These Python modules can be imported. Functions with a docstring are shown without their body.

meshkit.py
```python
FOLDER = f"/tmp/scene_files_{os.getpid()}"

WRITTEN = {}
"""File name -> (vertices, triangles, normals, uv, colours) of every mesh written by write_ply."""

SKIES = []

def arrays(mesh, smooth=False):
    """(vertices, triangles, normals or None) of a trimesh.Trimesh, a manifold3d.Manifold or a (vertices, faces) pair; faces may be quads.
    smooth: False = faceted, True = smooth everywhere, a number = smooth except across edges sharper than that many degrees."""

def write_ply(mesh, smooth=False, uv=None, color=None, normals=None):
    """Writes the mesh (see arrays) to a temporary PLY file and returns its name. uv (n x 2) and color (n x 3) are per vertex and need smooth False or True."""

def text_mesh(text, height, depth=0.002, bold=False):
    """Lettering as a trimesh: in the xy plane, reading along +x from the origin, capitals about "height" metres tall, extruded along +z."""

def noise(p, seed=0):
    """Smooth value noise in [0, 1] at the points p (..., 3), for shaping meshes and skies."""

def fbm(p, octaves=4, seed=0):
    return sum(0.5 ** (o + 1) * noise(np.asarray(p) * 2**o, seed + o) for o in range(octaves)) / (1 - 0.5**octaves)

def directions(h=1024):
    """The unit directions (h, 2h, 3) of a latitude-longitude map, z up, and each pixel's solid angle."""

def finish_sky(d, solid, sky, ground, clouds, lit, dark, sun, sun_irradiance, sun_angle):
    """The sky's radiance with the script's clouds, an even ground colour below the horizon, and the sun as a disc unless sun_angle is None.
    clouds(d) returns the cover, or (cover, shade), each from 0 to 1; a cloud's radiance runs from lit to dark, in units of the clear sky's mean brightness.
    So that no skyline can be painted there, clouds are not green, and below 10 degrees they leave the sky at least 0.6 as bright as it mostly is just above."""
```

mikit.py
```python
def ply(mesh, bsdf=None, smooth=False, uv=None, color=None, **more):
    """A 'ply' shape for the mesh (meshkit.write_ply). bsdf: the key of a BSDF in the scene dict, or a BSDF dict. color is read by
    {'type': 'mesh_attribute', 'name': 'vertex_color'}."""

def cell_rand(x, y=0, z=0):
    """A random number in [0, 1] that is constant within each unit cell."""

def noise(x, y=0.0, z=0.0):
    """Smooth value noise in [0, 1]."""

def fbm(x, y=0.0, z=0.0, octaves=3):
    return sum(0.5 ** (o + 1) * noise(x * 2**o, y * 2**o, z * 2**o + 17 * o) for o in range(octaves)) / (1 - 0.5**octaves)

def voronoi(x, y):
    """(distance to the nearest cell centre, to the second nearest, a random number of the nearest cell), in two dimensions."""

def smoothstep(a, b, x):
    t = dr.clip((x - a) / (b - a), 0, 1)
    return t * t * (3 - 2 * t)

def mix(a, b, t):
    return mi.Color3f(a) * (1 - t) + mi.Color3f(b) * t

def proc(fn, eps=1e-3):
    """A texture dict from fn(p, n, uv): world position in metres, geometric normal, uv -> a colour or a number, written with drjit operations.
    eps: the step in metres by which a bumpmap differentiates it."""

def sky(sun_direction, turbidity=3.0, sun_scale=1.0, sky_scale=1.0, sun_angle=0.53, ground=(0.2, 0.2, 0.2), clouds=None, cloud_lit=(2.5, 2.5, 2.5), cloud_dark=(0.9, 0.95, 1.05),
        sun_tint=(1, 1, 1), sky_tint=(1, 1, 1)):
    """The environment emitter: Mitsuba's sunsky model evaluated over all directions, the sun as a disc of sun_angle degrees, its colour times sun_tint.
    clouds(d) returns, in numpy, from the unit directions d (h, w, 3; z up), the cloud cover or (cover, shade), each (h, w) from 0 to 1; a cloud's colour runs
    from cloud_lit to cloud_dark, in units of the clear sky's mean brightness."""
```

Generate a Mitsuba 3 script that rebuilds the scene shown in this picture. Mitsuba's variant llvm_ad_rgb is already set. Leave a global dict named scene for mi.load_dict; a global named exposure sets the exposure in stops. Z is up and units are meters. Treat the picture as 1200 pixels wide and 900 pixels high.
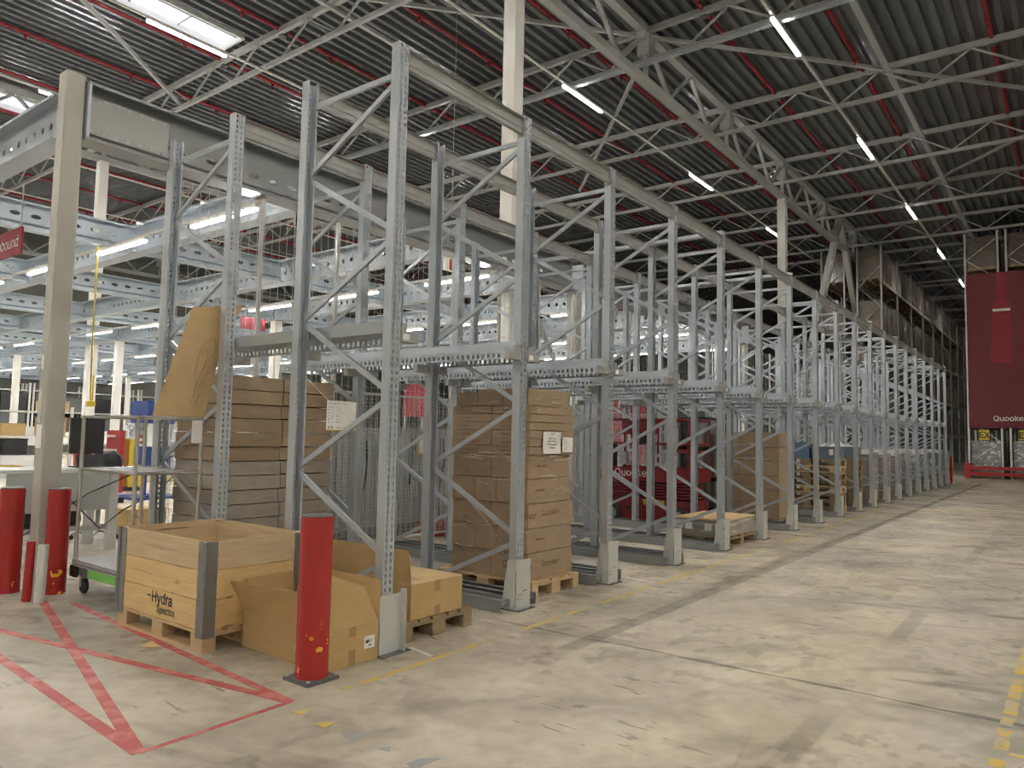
import math, random
import numpy as np
import drjit as dr
import mitsuba as mi
import trimesh
from shapely.geometry import Polygon, box as sbox
from shapely.ops import unary_union
import mikit, meshkit
from mikit import proc, noise, fbm, smoothstep, mix, cell_rand, voronoi

T = mi.ScalarTransform4f
random.seed(7)
rng = np.random.default_rng(7)
scene, labels = {'type': 'scene'}, {}

# ------------------------------------------------------------------ camera
YAW, PITCH, ROLL = math.radians(37.4148), math.radians(4.0335), math.radians(1.1728)
EYE = np.array([-3.7363, -3.9731, 1.5])
fw = np.array([math.cos(PITCH)*math.cos(YAW), math.cos(PITCH)*math.sin(YAW), math.sin(PITCH)])
rt = np.array([math.sin(YAW), -math.cos(YAW), 0.0])
up = np.cross(rt, fw)
up2 = up*math.cos(ROLL) - rt*math.sin(ROLL)
scene['camera'] = {'type': 'perspective', 'fov_axis': 'x', 'fov': math.degrees(2*math.atan(600/869.27)), 'near_clip': 0.05, 'far_clip': 500.0,
                   'to_world': T().look_at(origin=EYE.tolist(), target=(EYE+fw).tolist(), up=up2.tolist())}
# ------------------------------------------------------------------ light
exposure = -0.08
ROOF_LAMP = [265.0, 248.0, 216.0]      # radiance of the roof strip lights
MEZZ_LAMP = [98.0, 97.0, 93.0]         # radiance of the strip lights under the mezzanine
sky = mikit.sky([0.25, 0.3, 0.9], turbidity=6.0, sun_scale=0.0, sky_scale=9.0, clouds=lambda d: 0.85*np.ones(d.shape[:2]), cloud_lit=(1.6, 1.6, 1.75))
sky['sampling_weight'] = 4.0
scene['sky'] = sky

# ------------------------------------------------------------------ materials
def bs(name, d):
    scene[name] = {'type': 'twosided', 'bsdf': d}
def rgb(*c): return {'type': 'rgb', 'value': list(c)}
def pr(name, col, rough=0.5, metal=0.0, spec=0.5, **k):
    bs(name, {'type': 'principled', 'base_color': col if isinstance(col, dict) else rgb(*col), 'roughness': rough, 'metallic': metal, 'specular': spec, **k})
def dif(name, col):
    bs(name, {'type': 'diffuse', 'reflectance': col if isinstance(col, dict) else rgb(*col)})

pr('m_galv', (0.47, 0.515, 0.565), 0.33, 0.55)
pr('m_galv_warm', (0.355, 0.362, 0.36), 0.42, 0.35)
pr('m_galv_dark', (0.24, 0.252, 0.262), 0.38, 0.45)
pr('m_mezz', (0.42, 0.48, 0.54), 0.36, 0.6)
pr('m_column', (0.39, 0.385, 0.355), 0.4)
pr('m_column_white', (0.70, 0.69, 0.65), 0.5)
pr('m_truss', (0.335, 0.342, 0.335), 0.5)
pr('m_pipe_red', (0.16, 0.007, 0.012), 0.4)
pr('m_deck', (0.148, 0.158, 0.162), 0.27, 0.55)
pr('m_guard', (0.45, 0.46, 0.445), 0.5)
pr('m_chrome', (0.68, 0.68, 0.67), 0.22, 0.95)
pr('m_black', (0.012, 0.012, 0.013), 0.45)
pr('m_rubber', (0.03, 0.03, 0.03), 0.7)
pr('m_dark_grey', (0.09, 0.095, 0.10), 0.5)
pr('m_grey', (0.30, 0.31, 0.31), 0.5)
pr('m_light_grey', (0.55, 0.55, 0.54), 0.5)
pr('m_grey_plastic', (0.245, 0.258, 0.258), 0.4)
pr('m_blue_bin', (0.10, 0.17, 0.25), 0.45)
pr('m_slate_bin', (0.11, 0.145, 0.185), 0.45)
pr('m_blue', (0.012, 0.035, 0.16), 0.4)
pr('m_green', (0.16, 0.47, 0.10), 0.5)
pr('m_yellow', (0.50, 0.37, 0.025), 0.5)
pr('m_red', (0.30, 0.016, 0.018), 0.38)
pr('m_red_sign', (0.25, 0.02, 0.034), 0.5)
pr('m_lift_red', (0.135, 0.006, 0.009), 0.32, clearcoat=0.4)
pr('m_maroon', (0.105, 0.012, 0.020), 0.7)
pr('m_maroon_light', (0.19, 0.012, 0.024), 0.7)
pr('m_paper', (0.78, 0.78, 0.77), 0.7)
pr('m_ink', (0.05, 0.05, 0.05), 0.8)
pr('m_print', (0.16, 0.085, 0.055), 0.8)
pr('m_white', (0.80, 0.80, 0.78), 0.5)
pr('m_tape', (0.30, 0.19, 0.085), 0.35)
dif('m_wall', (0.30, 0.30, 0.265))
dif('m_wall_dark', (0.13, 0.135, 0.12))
pr('m_red_tape', proc(lambda p, n, uv: mix((0.40, 0.085, 0.085), (0.46, 0.17, 0.145), smoothstep(0.35, 0.75, fbm(p.x*11, p.y*11)))), 0.55)
pr('m_yellow_tape', proc(lambda p, n, uv: mix((0.56, 0.40, 0.09), (0.45, 0.39, 0.26), smoothstep(0.42, 0.66, fbm(p.x*26, p.y*26)))), 0.6)
pr('m_white_tape', (0.60, 0.58, 0.53), 0.6)

def cardboard(a, b):
    def fn(p, n, uv):
        q = p.x*1.0 + p.y*1.0
        return mix(a, b, fbm(q*9, p.z*22, 3.0))
    return proc(fn)
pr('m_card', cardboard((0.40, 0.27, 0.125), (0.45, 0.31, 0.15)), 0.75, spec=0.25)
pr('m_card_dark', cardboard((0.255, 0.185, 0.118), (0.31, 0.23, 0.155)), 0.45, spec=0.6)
pr('m_card_light', cardboard((0.50, 0.36, 0.19), (0.56, 0.41, 0.23)), 0.7, spec=0.25)
pr('m_card_grey', cardboard((0.27, 0.235, 0.20), (0.36, 0.32, 0.28)), 0.3, spec=0.7)

def wood(a, b, k):
    def fn(p, n, uv):
        g = fbm(p.x*3 + p.y*3, p.z*60, (p.x-p.y)*3.0)
        kn = smoothstep(0.90, 0.97, noise((p.x+p.y)*6, p.z*26, (p.x-p.y)*2))
        return mix(mix(a, b, g), k, kn)
    return proc(fn)
pr('m_pallet', wood((0.42, 0.30, 0.165), (0.56, 0.42, 0.25), (0.20, 0.11, 0.05)), 0.75, spec=0.2)
pr('m_pallet_old', wood((0.19, 0.145, 0.09), (0.28, 0.21, 0.13), (0.08, 0.05, 0.03)), 0.8, spec=0.2)
pr('m_collar_pale', wood((0.44, 0.33, 0.20), (0.60, 0.48, 0.31), (0.22, 0.15, 0.08)), 0.7, spec=0.2)
pr('m_hinge', (0.22, 0.225, 0.23), 0.4, 0.6)
pr('m_collar', wood((0.56, 0.375, 0.17), (0.70, 0.51, 0.27), (0.30, 0.16, 0.06)), 0.65, spec=0.25)

def film_fn(p, n, uv):
    q = p.x + p.y
    a = fbm(q*4, p.z*16, 1.0)
    w = smoothstep(0.62, 0.74, fbm(q*3.1, p.z*26, 5.0))
    return mix(mix((0.16, 0.145, 0.13), (0.30, 0.27, 0.24), a), (0.50, 0.48, 0.45), w*0.6)
pr('m_film_grey', proc(film_fn), 0.22, spec=0.9)
def film2_fn(p, n, uv):
    q = p.x + p.y
    a = fbm(q*5, p.z*9, 1.0)
    w = smoothstep(0.55, 0.7, fbm(q*7, p.z*11, 9.0))
    return mix(mix((0.13, 0.135, 0.14), (0.36, 0.37, 0.38), a), (0.75, 0.76, 0.78), w*0.7)
pr('m_film_silver', proc(film2_fn), 0.2, spec=0.9)
def film3_fn(p, n, uv):
    q = p.x + p.y
    a = fbm(q*3, p.z*7, 2.0)
    return mix((0.075, 0.058, 0.046), (0.135, 0.11, 0.088), a)
pr('m_film_brown', proc(film3_fn), 0.25, spec=0.8)

def bollard_fn(p, n, uv):
    f = fbm(p.x*19, p.z*15, p.y*19)
    chip = smoothstep(0.70, 0.712, f) * (1.0 - smoothstep(0.10, 0.42, p.z))
    scuff = smoothstep(0.5, 0.8, fbm(p.x*8, p.z*3, p.y*8))
    return mix(mix((0.30, 0.016, 0.016), (0.22, 0.014, 0.014), scuff), (0.75, 0.42, 0.03), chip)
pr('m_bollard', proc(bollard_fn), 0.36)

def concrete_fn(p, n, uv):
    big = fbm(p.x*0.33, p.y*0.45, 1.0, 4)
    mid = fbm(p.x*1.7 + 9, p.y*1.9, 2.0, 4)
    c = mix((0.375, 0.345, 0.29), (0.47, 0.425, 0.345), smoothstep(0.3, 0.7, big))
    c = mix(c, (0.52, 0.455, 0.33), smoothstep(0.55, 0.8, fbm(p.x*0.6+31, p.y*0.8, 4.0))*0.55)
    c = c * (0.72 + 0.56*mid)
    c = c * (0.88 + 0.24*fbm(p.x*13, p.y*13, 5.0))
    st = smoothstep(0.60, 0.72, fbm(p.x*7 + 3, p.y*9, 8.0)) * smoothstep(0.4, 0.6, fbm(p.x*1.1, p.y*0.9, 33.0))
    c = c * (1.0 - 0.22*st)
    lg = smoothstep(0.62, 0.74, fbm(p.x*5, p.y*6 + 9, 18.0))
    c = mix(c, (0.56, 0.52, 0.45), lg*0.30)
    # scuffs across the aisle: fine marks stretched along the wheels' ways
    s1 = smoothstep(0.60, 0.82, fbm(p.x*5.5 + p.y*1.5, p.y*1.3 - p.x*0.35, 6.0, 4)) * smoothstep(0.35, 0.65, fbm(p.x*0.5, p.y*0.5, 12.0))
    c = c * (1.0 - 0.42*s1)
    s2 = smoothstep(0.70, 0.80, fbm(p.x*26, p.y*7, 3.0)) * smoothstep(0.5, 0.7, fbm(p.x*0.9, p.y*1.1, 22.0))
    c = c * (1.0 - 0.45*s2)
    # old tape lines that left a darker band
    b1 = smoothstep(0.085, 0.06, dr.abs(p.y + 1.04 - p.x*0.006)) * smoothstep(0.3, 1.3, p.x) * smoothstep(33.0, 30.0, p.x)
    c = c * (1.0 - b1*(0.24 + 0.2*noise(p.x*3, p.y*9)))
    b2 = smoothstep(0.075, 0.05, dr.abs(p.y + 2.82 - p.x*0.004)) * smoothstep(0.35, 0.55, fbm(p.x*0.6, 3.0)) * smoothstep(14.0, 10.0, p.x)
    c = c * (1.0 - b2*0.22)
    # slab joint with crumbled edges
    jx = dr.abs(p.x - 1.12 + 0.03*p.y + 0.05*(fbm(p.y*2.2, 4.0)-0.5))
    jw = 0.012 + 0.035*smoothstep(0.45, 0.8, fbm(p.y*3.0, 8.0)) * smoothstep(0.0, -1.2, p.y)
    c = c * (1.0 - 0.55*smoothstep(jw, jw*0.4, jx)*smoothstep(0.2, -0.4, p.y))
    j2 = dr.abs(p.x - 7.0 + 0.02*p.y)
    c = c * (1.0 - 0.25*smoothstep(0.02, 0.008, j2))
    bl = smoothstep(0.52, 0.78, fbm(p.x*1.25 - p.y*0.8, p.y*2.6 + p.x*1.9, 17.0, 4))
    c = c * (1.0 - 0.24*bl)
    dk = smoothstep(0.45, 0.75, fbm(p.x*0.8 + 40, p.y*0.55, 27.0, 4))
    c = c * (1.0 - 0.16*dk)
    # hairline cracks
    k = dr.abs(p.y + 2.55 - 0.16*p.x + 0.25*(fbm(p.x*0.9, 2.0)-0.5))
    c = c * (1.0 - 0.10*smoothstep(0.012, 0.004, k)*smoothstep(0.4, 0.6, fbm(p.x*0.8, 14.0)))
    return c
pr('m_concrete', proc(concrete_fn), proc(lambda p, n, uv: 0.34 + 0.26*fbm(p.x*1.3, p.y*1.5, 9.0)), spec=0.35)

# ------------------------------------------------------------------ mesh helpers
class MB:
    """Collects simple solids into one mesh (vertices, triangles)."""
    def __init__(s): s.V, s.F, s.n = [], [], 0
    def mesh(s, V, F):
        V, F = np.asarray(V, float), np.asarray(F, int)
        if F.shape[1] == 4: F = np.vstack([F[:, [0, 1, 2]], F[:, [0, 2, 3]]])
        s.V.append(V); s.F.append(F + s.n); s.n += len(V); return s
    def hexa(s, c):
        c = np.asarray(c, float); g = [[0, 1, 3, 2], [4, 6, 7, 5], [0, 4, 5, 1], [2, 3, 7, 6], [0, 2, 6, 4], [1, 5, 7, 3]]
        if np.dot(np.cross(c[4]-c[0], c[2]-c[0]), c[1]-c[0]) < 0: g = [f[::-1] for f in g]
        return s.mesh(c, g)
    def box(s, x0, x1, y0, y1, z0, z1):
        return s.hexa([[x, y, z] for x in (x0, x1) for y in (y0, y1) for z in (z0, z1)])
    def bar(s, p, q, w, h, ref=(0, 0, 1)):
        p, q = np.asarray(p, float), np.asarray(q, float)
        d = (q-p)/np.linalg.norm(q-p); a = np.cross(d, ref)
        if np.linalg.norm(a) < 1e-6: a = np.cross(d, (1, 0, 0))
        a /= np.linalg.norm(a); b = np.cross(a, d)
        return s.hexa([e + a*w/2*u + b*h/2*v for e in (p, q) for u in (-1, 1) for v in (-1, 1)])
    def chan(s, p, q, w, h, t=0.004, ref=(0, 0, 1), side=1):
        """C-channel: web w wide across the ref axis, lips h deep along it."""
        p, q = np.asarray(p, float), np.asarray(q, float)
        d = (q-p)/np.linalg.norm(q-p); a = np.cross(d, ref); a /= np.linalg.norm(a); b = np.cross(a, d)*side
        s.bar(p, q, w, t, ref)
        for u in (-1, 1): s.bar(p + a*u*(w-t)/2 + b*h/2, q + a*u*(w-t)/2 + b*h/2, t, h, ref)
        return s
    def tube(s, pts, r, n=8, caps=True):
        pts = np.asarray(pts, float); m = len(pts)
        tg = np.gradient(pts, axis=0); tg /= np.linalg.norm(tg, axis=1)[:, None]
        ref = np.array([0, 0, 1.0]) if abs(tg[0][2]) < 0.9 else np.array([1.0, 0, 0])
        a = np.cross(tg, ref); a /= np.linalg.norm(a, axis=1)[:, None] + 1e-12; b = np.cross(tg, a)
        th = np.arange(n)*2*math.pi/n
        r = np.broadcast_to(r, (m,))
        V = (pts[:, None] + r[:, None, None]*(a[:, None]*np.cos(th)[None, :, None] + b[:, None]*np.sin(th)[None, :, None])).reshape(-1, 3)
        F = [[i*n+j, i*n+(j+1) % n, (i+1)*n+(j+1) % n, (i+1)*n+j] for i in range(m-1) for j in range(n)]
        F = [[f[0], f[3], f[2]] for f in F] + [[f[0], f[2], f[1]] for f in F]
        if caps:
            V = np.vstack([V, pts[:1], pts[-1:]])
            F += [[m*n, j, (j+1) % n] for j in range(n)] + [[m*n+1, (m-1)*n+(j+1) % n, (m-1)*n+j] for j in range(n)]
        return s.mesh(V, F)
    def lathe(s, prof, c=(0, 0, 0), n=24):
        """prof: list of (radius, z) from bottom to top, around a vertical axis."""
        m = trimesh.creation.revolve(np.array(prof, float), sections=n)
        return s.mesh(np.array(m.vertices) + np.array(c, float), m.faces)
    def plate(s, poly, o, u, v, t):
        """A flat plate: shapely polygon (holes allowed) in the plane o + a*u + b*v, t thick along u x v."""
        for g in getattr(poly, 'geoms', [poly]):
            m = trimesh.creation.extrude_polygon(g, t, engine='earcut')
            P = np.array(m.vertices); o_, u_, v_ = (np.asarray(k, float) for k in (o, u, v)); w_ = np.cross(u_, v_)
            s.mesh(o_ + P[:, :1]*u_ + P[:, 1:2]*v_ + P[:, 2:]*w_, m.faces)
        return s
    def poly(s, pts, o, u, v, t): return s.plate(Polygon(pts), o, u, v, t)
    def text(s, txt, h, o, u, v, depth=0.002, bold=False):
        m = meshkit.text_mesh(txt, h, depth, bold)
        P = np.array(m.vertices); o, u, v = (np.asarray(k, float) for k in (o, u, v)); w = np.cross(u, v)
        return s.mesh(o + P[:, :1]*u + P[:, 1:2]*v + P[:, 2:]*w, m.faces)
    def out(s): return np.vstack(s.V), np.vstack(s.F)

def text_w(txt, h, bold=False):
    return float(np.array(meshkit.text_mesh(txt, h, 0.001, bold).vertices)[:, 0].max())

def P_(mb, mat, smooth=False, emit=None):
    d = mikit.ply(mb.out(), mat, smooth=smooth)
    if emit is not None: d['emitter'] = {'type': 'area', 'radiance': rgb(*emit)}
    return d
_count = {}
def key_for(name, parent=None):
    base = (parent + '__' if parent else '') + name
    k = _count.get(base, 0); _count[base] = k + 1
    return base if k == 0 else f'{base}_{k:03d}'
def lab(key, label=None, cat=None, group=None, kind=None):
    d = {}
    if label: d['label'] = label
    if cat: d['category'] = cat
    if group: d['group'] = group
    if kind: d['kind'] = kind
    if d: labels[key] = d
def thing(name, label, cat, group=None, kind=None):
    k = key_for(name); lab(k, label, cat, group, kind); return k
def put(name, ply_, parent=None, M=None, label=None, cat=None, group=None, kind=None):
    k = key_for(name, parent); d = dict(ply_)
    if M is not None: d['to_world'] = M
    scene[k] = d; lab(k, label, cat, group, kind); return k
def at(x=0, y=0, z=0, rz=0.0, sx=1.0):
    m = T().translate([x, y, z])
    if rz: m = m.rotate([0, 0, 1], rz)
    if sx != 1.0: m = m.scale([sx, 1, 1])
    return m
ORD = ['first', 'second', 'third', 'fourth', 'fifth', 'sixth', 'seventh', 'eighth', 'ninth', 'tenth', 'eleventh', 'twelfth', 'thirteenth', 'fourteenth',
       'fifteenth', 'sixteenth', 'seventeenth', 'eighteenth', 'nineteenth', 'twentieth'] + ['twenty-' + x for x in ('first', 'second', 'third', 'fourth', 'fifth', 'sixth', 'seventh', 'eighth', 'ninth')] + ['thirtieth'] + \
      ['thirty-' + x for x in ('first', 'second', 'third', 'fourth', 'fifth', 'sixth', 'seventh', 'eighth', 'ninth')] + ['fortieth'] + ['forty-' + x for x in ('first', 'second', 'third', 'fourth', 'fifth', 'sixth', 'seventh', 'eighth', 'ninth')]
PITCH_X, DEPTH, HGT, NF = 1.5683, 1.0747, 4.418, 19

# ================================================================== large structure
X0, X1, Y0, Y1, ZR = -26.0, 77.0, -24.0, 46.0, 12.62
put('floor', P_(MB().box(X0, X1, Y0, Y1, -0.2, 0.0), 'm_concrete'), kind='structure')
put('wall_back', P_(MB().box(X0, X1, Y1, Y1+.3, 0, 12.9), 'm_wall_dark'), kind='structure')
put('wall_left', P_(MB().box(X0-.3, X0, Y0, Y1, 0, 12.9), 'm_wall'), kind='structure')
put('wall_right', P_(MB().box(X0, X1, Y0-.3, Y0, 0, 12.9), 'm_wall'), kind='structure')
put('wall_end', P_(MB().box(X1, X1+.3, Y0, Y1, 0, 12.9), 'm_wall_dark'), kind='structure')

# corrugated roof deck, ribs along x, with two skylight slots
PER = 1/3.0
def deck_band(mb, y0, y1, x0, x1):
    n = int(round((y1-y0)/PER)); pts = []
    for i in range(n):
        b = y0 + i*PER
        pts += [(b, 0), (b+.13, 0), (b+.165, .14), (b+.30, .14)]
    pts.append((y0+n*PER, 0))
    V = [[x, y, ZR+z] for y, z in pts for x in (x0, x1)]
    F = [[2*i, 2*i+2, 2*i+3, 2*i+1] for i in range(len(pts)-1)]
    mb.mesh(V, F)
SLOTS = [(-24+116*PER, -24+119*PER), (-24+145*PER, -24+149*PER)]
SX = (2.25, 7.65)
m = MB(); y = Y0
for a, b in SLOTS:
    deck_band(m, y, a, X0, X1); deck_band(m, a, b, X0, SX[0]); deck_band(m, a, b, SX[1], X1); y = b
deck_band(m, y, Y1, X0, X1)
put('ceiling', P_(m, 'm_deck'), kind='structure')
scene['m_pane'] = {'type': 'thindielectric', 'int_ior': 1.5}
for i, (a, b) in enumerate(SLOTS):
    k = f'window_{i+1}'; lab(k, kind='structure')
    f = MB()
    for (xa, xb, ya, yb) in ((SX[0]-.06, SX[1]+.06, a-.06, a), (SX[0]-.06, SX[1]+.06, b, b+.06), (SX[0]-.06, SX[0], a, b), (SX[1], SX[1]+.06, a, b)):
        f.box(xa, xb, ya, yb, ZR-.02, ZR+.17)
    put('curb', P_(f, 'm_white'), k)
    f = MB(); nx = 4; w = (SX[1]-SX[0])/nx
    f.box(SX[0], SX[1], a+(b-a)*.28-.02, a+(b-a)*.28+.02, ZR+.11, ZR+.135)
    for j in range(1, nx): f.box(SX[0]+j*w-.015, SX[0]+j*w+.015, a, b, ZR+.112, ZR+.133)
    put('glazing_bars', P_(f, 'm_grey'), k)
    for j in range(nx):
        for (ya, yb) in ((a, a+(b-a)*.28), (a+(b-a)*.28, b)):
            put('pane', P_(MB().mesh([[SX[0]+j*w, ya, ZR+.15], [SX[0]+j*w+w, ya, ZR+.15], [SX[0]+j*w+w, yb, ZR+.15], [SX[0]+j*w, yb, ZR+.15]], [[0, 1, 2, 3]]), 'm_pane'), k)

# floor markings: thin tape on the concrete
def tape(pts, w, mat, name, label, z=0.0015):
    mb = MB()
    for a, b in pts:
        mb.bar([a[0], a[1], z/2], [b[0], b[1], z/2], w, z)
    put(name, P_(mb, mat), 'floor', label=label)
A_, B_, C_, D_ = (-1.09, -.44), (-1.945, -.47), (-1.0, 3.15), (-1.72, 3.2)
def seg(a, b, z): return [((a[0], a[1]), (b[0], b[1]))]
tape(seg(B_, A_, 0), .035, 'm_red_tape', 'red_tape_line', 'thin red tape line joining the two corners nearest the aisle', .0012)
tape(seg(A_, D_, 0), .062, 'm_red_tape', 'red_tape_line', 'red tape diagonal from the red bollard towards the left bollards', .0016)
tape(seg(B_, C_, 0), .065, 'm_red_tape', 'red_tape_line', 'red tape diagonal from the sharp front corner to the column', .0020)
tape(seg(B_, (-1.70, 3.6), 0), .065, 'm_red_tape', 'red_tape_line', 'red tape line on the left edge of the crossed box', .0014)
tape(seg(A_, (-.86, 2.9), 0), .055, 'm_red_tape', 'red_tape_line', 'faded red tape line running under the timber crate', .0018)
def ragged(mb, xa, xb, yy, w, r):
    """A strip of tape from xa to xb with nibbled edges."""
    xs = np.linspace(xa, xb, max(2, int((xb-xa)/.02)))
    lo = [[x, yy(x) - w/2*r.uniform(.72, 1), .0012] for x in xs]; hi = [[x, yy(x) + w/2*r.uniform(.72, 1), .0012] for x in xs]
    n = len(xs); mb.mesh(lo + hi, [[i, i+1, n+i+1, n+i] for i in range(n-1)])
def worn(x0, x1, yy, w, seed, gaps):
    """A worn line: short quads with ragged ends, broken at the gaps."""
    r = random.Random(seed); mb = MB(); x = x0
    while x < x1:
        L = min(r.uniform(.05, .14), x1-x)
        if not any(a < x < b for a, b in gaps):
            ragged(mb, x, x+L*1.02, yy, w, r)
        x += L
    return mb
yl = lambda x: -.495 + .0115*x
put('yellow_tape_line', P_(worn(-.79, 14.5, yl, .055, 3, [(.66, .80), (.9, .93), (1.38, 1.43), (1.55, 1.6), (1.98, 2.2), (3.2, 3.3), (4.6, 4.7), (5.5, 5.6), (6.6, 7.6), (9.0, 9.4)]), 'm_yellow_tape'), 'floor', label='worn yellow line along the front of the racks')
m = MB()
r = random.Random(5); yy = -3.62
x = .2
while x < 4.5:
    L = r.uniform(.10, .34)
    ragged(m, x, x+L, lambda x_: yy + r.uniform(-.004, .004), r.uniform(.06, .085), r)
    x += L + r.choice([.02, .03, .06, .14])
m.bar([.74, -3.66, .0006], [.66, -4.4, .0006], .05, .0012)
put('yellow_tape_line', P_(m, 'm_yellow_tape'), 'floor', label='badly worn yellow line at the right edge of the aisle')
for (a, b) in (((3.54, .10), (3.50, -.38)), ((5.97, .42), (5.80, -.36)), ((.10, -.18), (.05, -.44)), ((9.0, .3), (8.9, -.36))):
    tape([(a, b)], .035, 'm_white_tape', 'white_tape_line', None)
m = MB()
for tri in (((-1.18, -.55), (-1.08, -.62), (-1.2, -.68)), ((-1.20, -.79), (-1.10, -.86), (-1.21, -.89))):
    m.poly(tri, (0, 0, 0.0005), (1, 0, 0), (0, 1, 0), .0008)
put('tape_scrap', P_(m, 'm_yellow_tape'), 'floor', label='two torn yellow arrow tips stuck in front of the bollard')
m = MB()
m.poly(((-1.2, -1.0), (-1.1, -1.08), (-1.22, -1.12)), (0, 0, .0004), (1, 0, 0), (0, 1, 0), .0006)
m.poly(((-1.23, -1.49), (-1.15, -1.5), (-1.07, -1.58), (-1.25, -1.56)), (0, 0, .0004), (1, 0, 0), (0, 1, 0), .0006)
m.poly(((-1.21, -1.26), (-1.14, -1.30), (-1.19, -1.34)), (0, 0, .0004), (1, 0, 0), (0, 1, 0), .0006)
put('tape_scrap', P_(m, 'm_grey'), 'floor', label='grey dirty remains of removed arrows')

# ------------------------------------------------------------------ roof steel
JX = [-20.9 + 5.75*k for k in range(17)]
SPANS = [(-13.4, 5.0), (5.0, 23.4), (23.4, 41.8)]
def chord(L, h, w): return MB().box(-w/2, w/2, 0.06, L-.06, -h/2, h/2)
SL = 18.4; ND = 16; pitch = SL/ND
tc, bc = P_(chord(SL, .15, .13), 'm_truss'), P_(chord(SL, .11, .11), 'm_truss')
d_up = P_(MB().bar([0, 0, 11.62], [0, pitch, 12.36], .05, .05), 'm_truss')
d_dn = P_(MB().bar([0, 0, 12.36], [0, pitch, 11.62], .05, .05), 'm_truss')
seat = P_(MB().box(-.17, .17, -.17, .17, 11.72, 12.3), 'm_truss')
clip = P_(MB().box(-.09, .09, -.08, .08, 12.33, 12.55), 'm_dark_grey')
PIPES = [-11.9, -8.7, -5.55, -2.38, .82, 3.4, 6.75, 9.55, 13.15, 16.0, 19.2, 22.3, 25.6, 29.0, 32.4, 36.0, 40.0]
spn = ['over the aisle side', 'over the racks and the near mezzanine', 'over the far mezzanine']
for i, x in enumerate(JX):
    for s, (ya, yb) in enumerate(SPANS):
        if x > 40 and s != 0 and not (s == 1 and x < 48): continue
        t = thing('roof_joist', f'beige lattice roof joist {spn[s]}, {ORD[i]} from the near end', 'joist', 'beige lattice joists under the roof deck')
        put('top_chord', tc, t, at(x, ya, 12.44)); put('bottom_chord', bc, t, at(x, ya, 11.6))
        for k in range(ND): put('diagonal', d_dn if k % 2 == 0 else d_up, t, at(x, ya+k*pitch))
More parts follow.
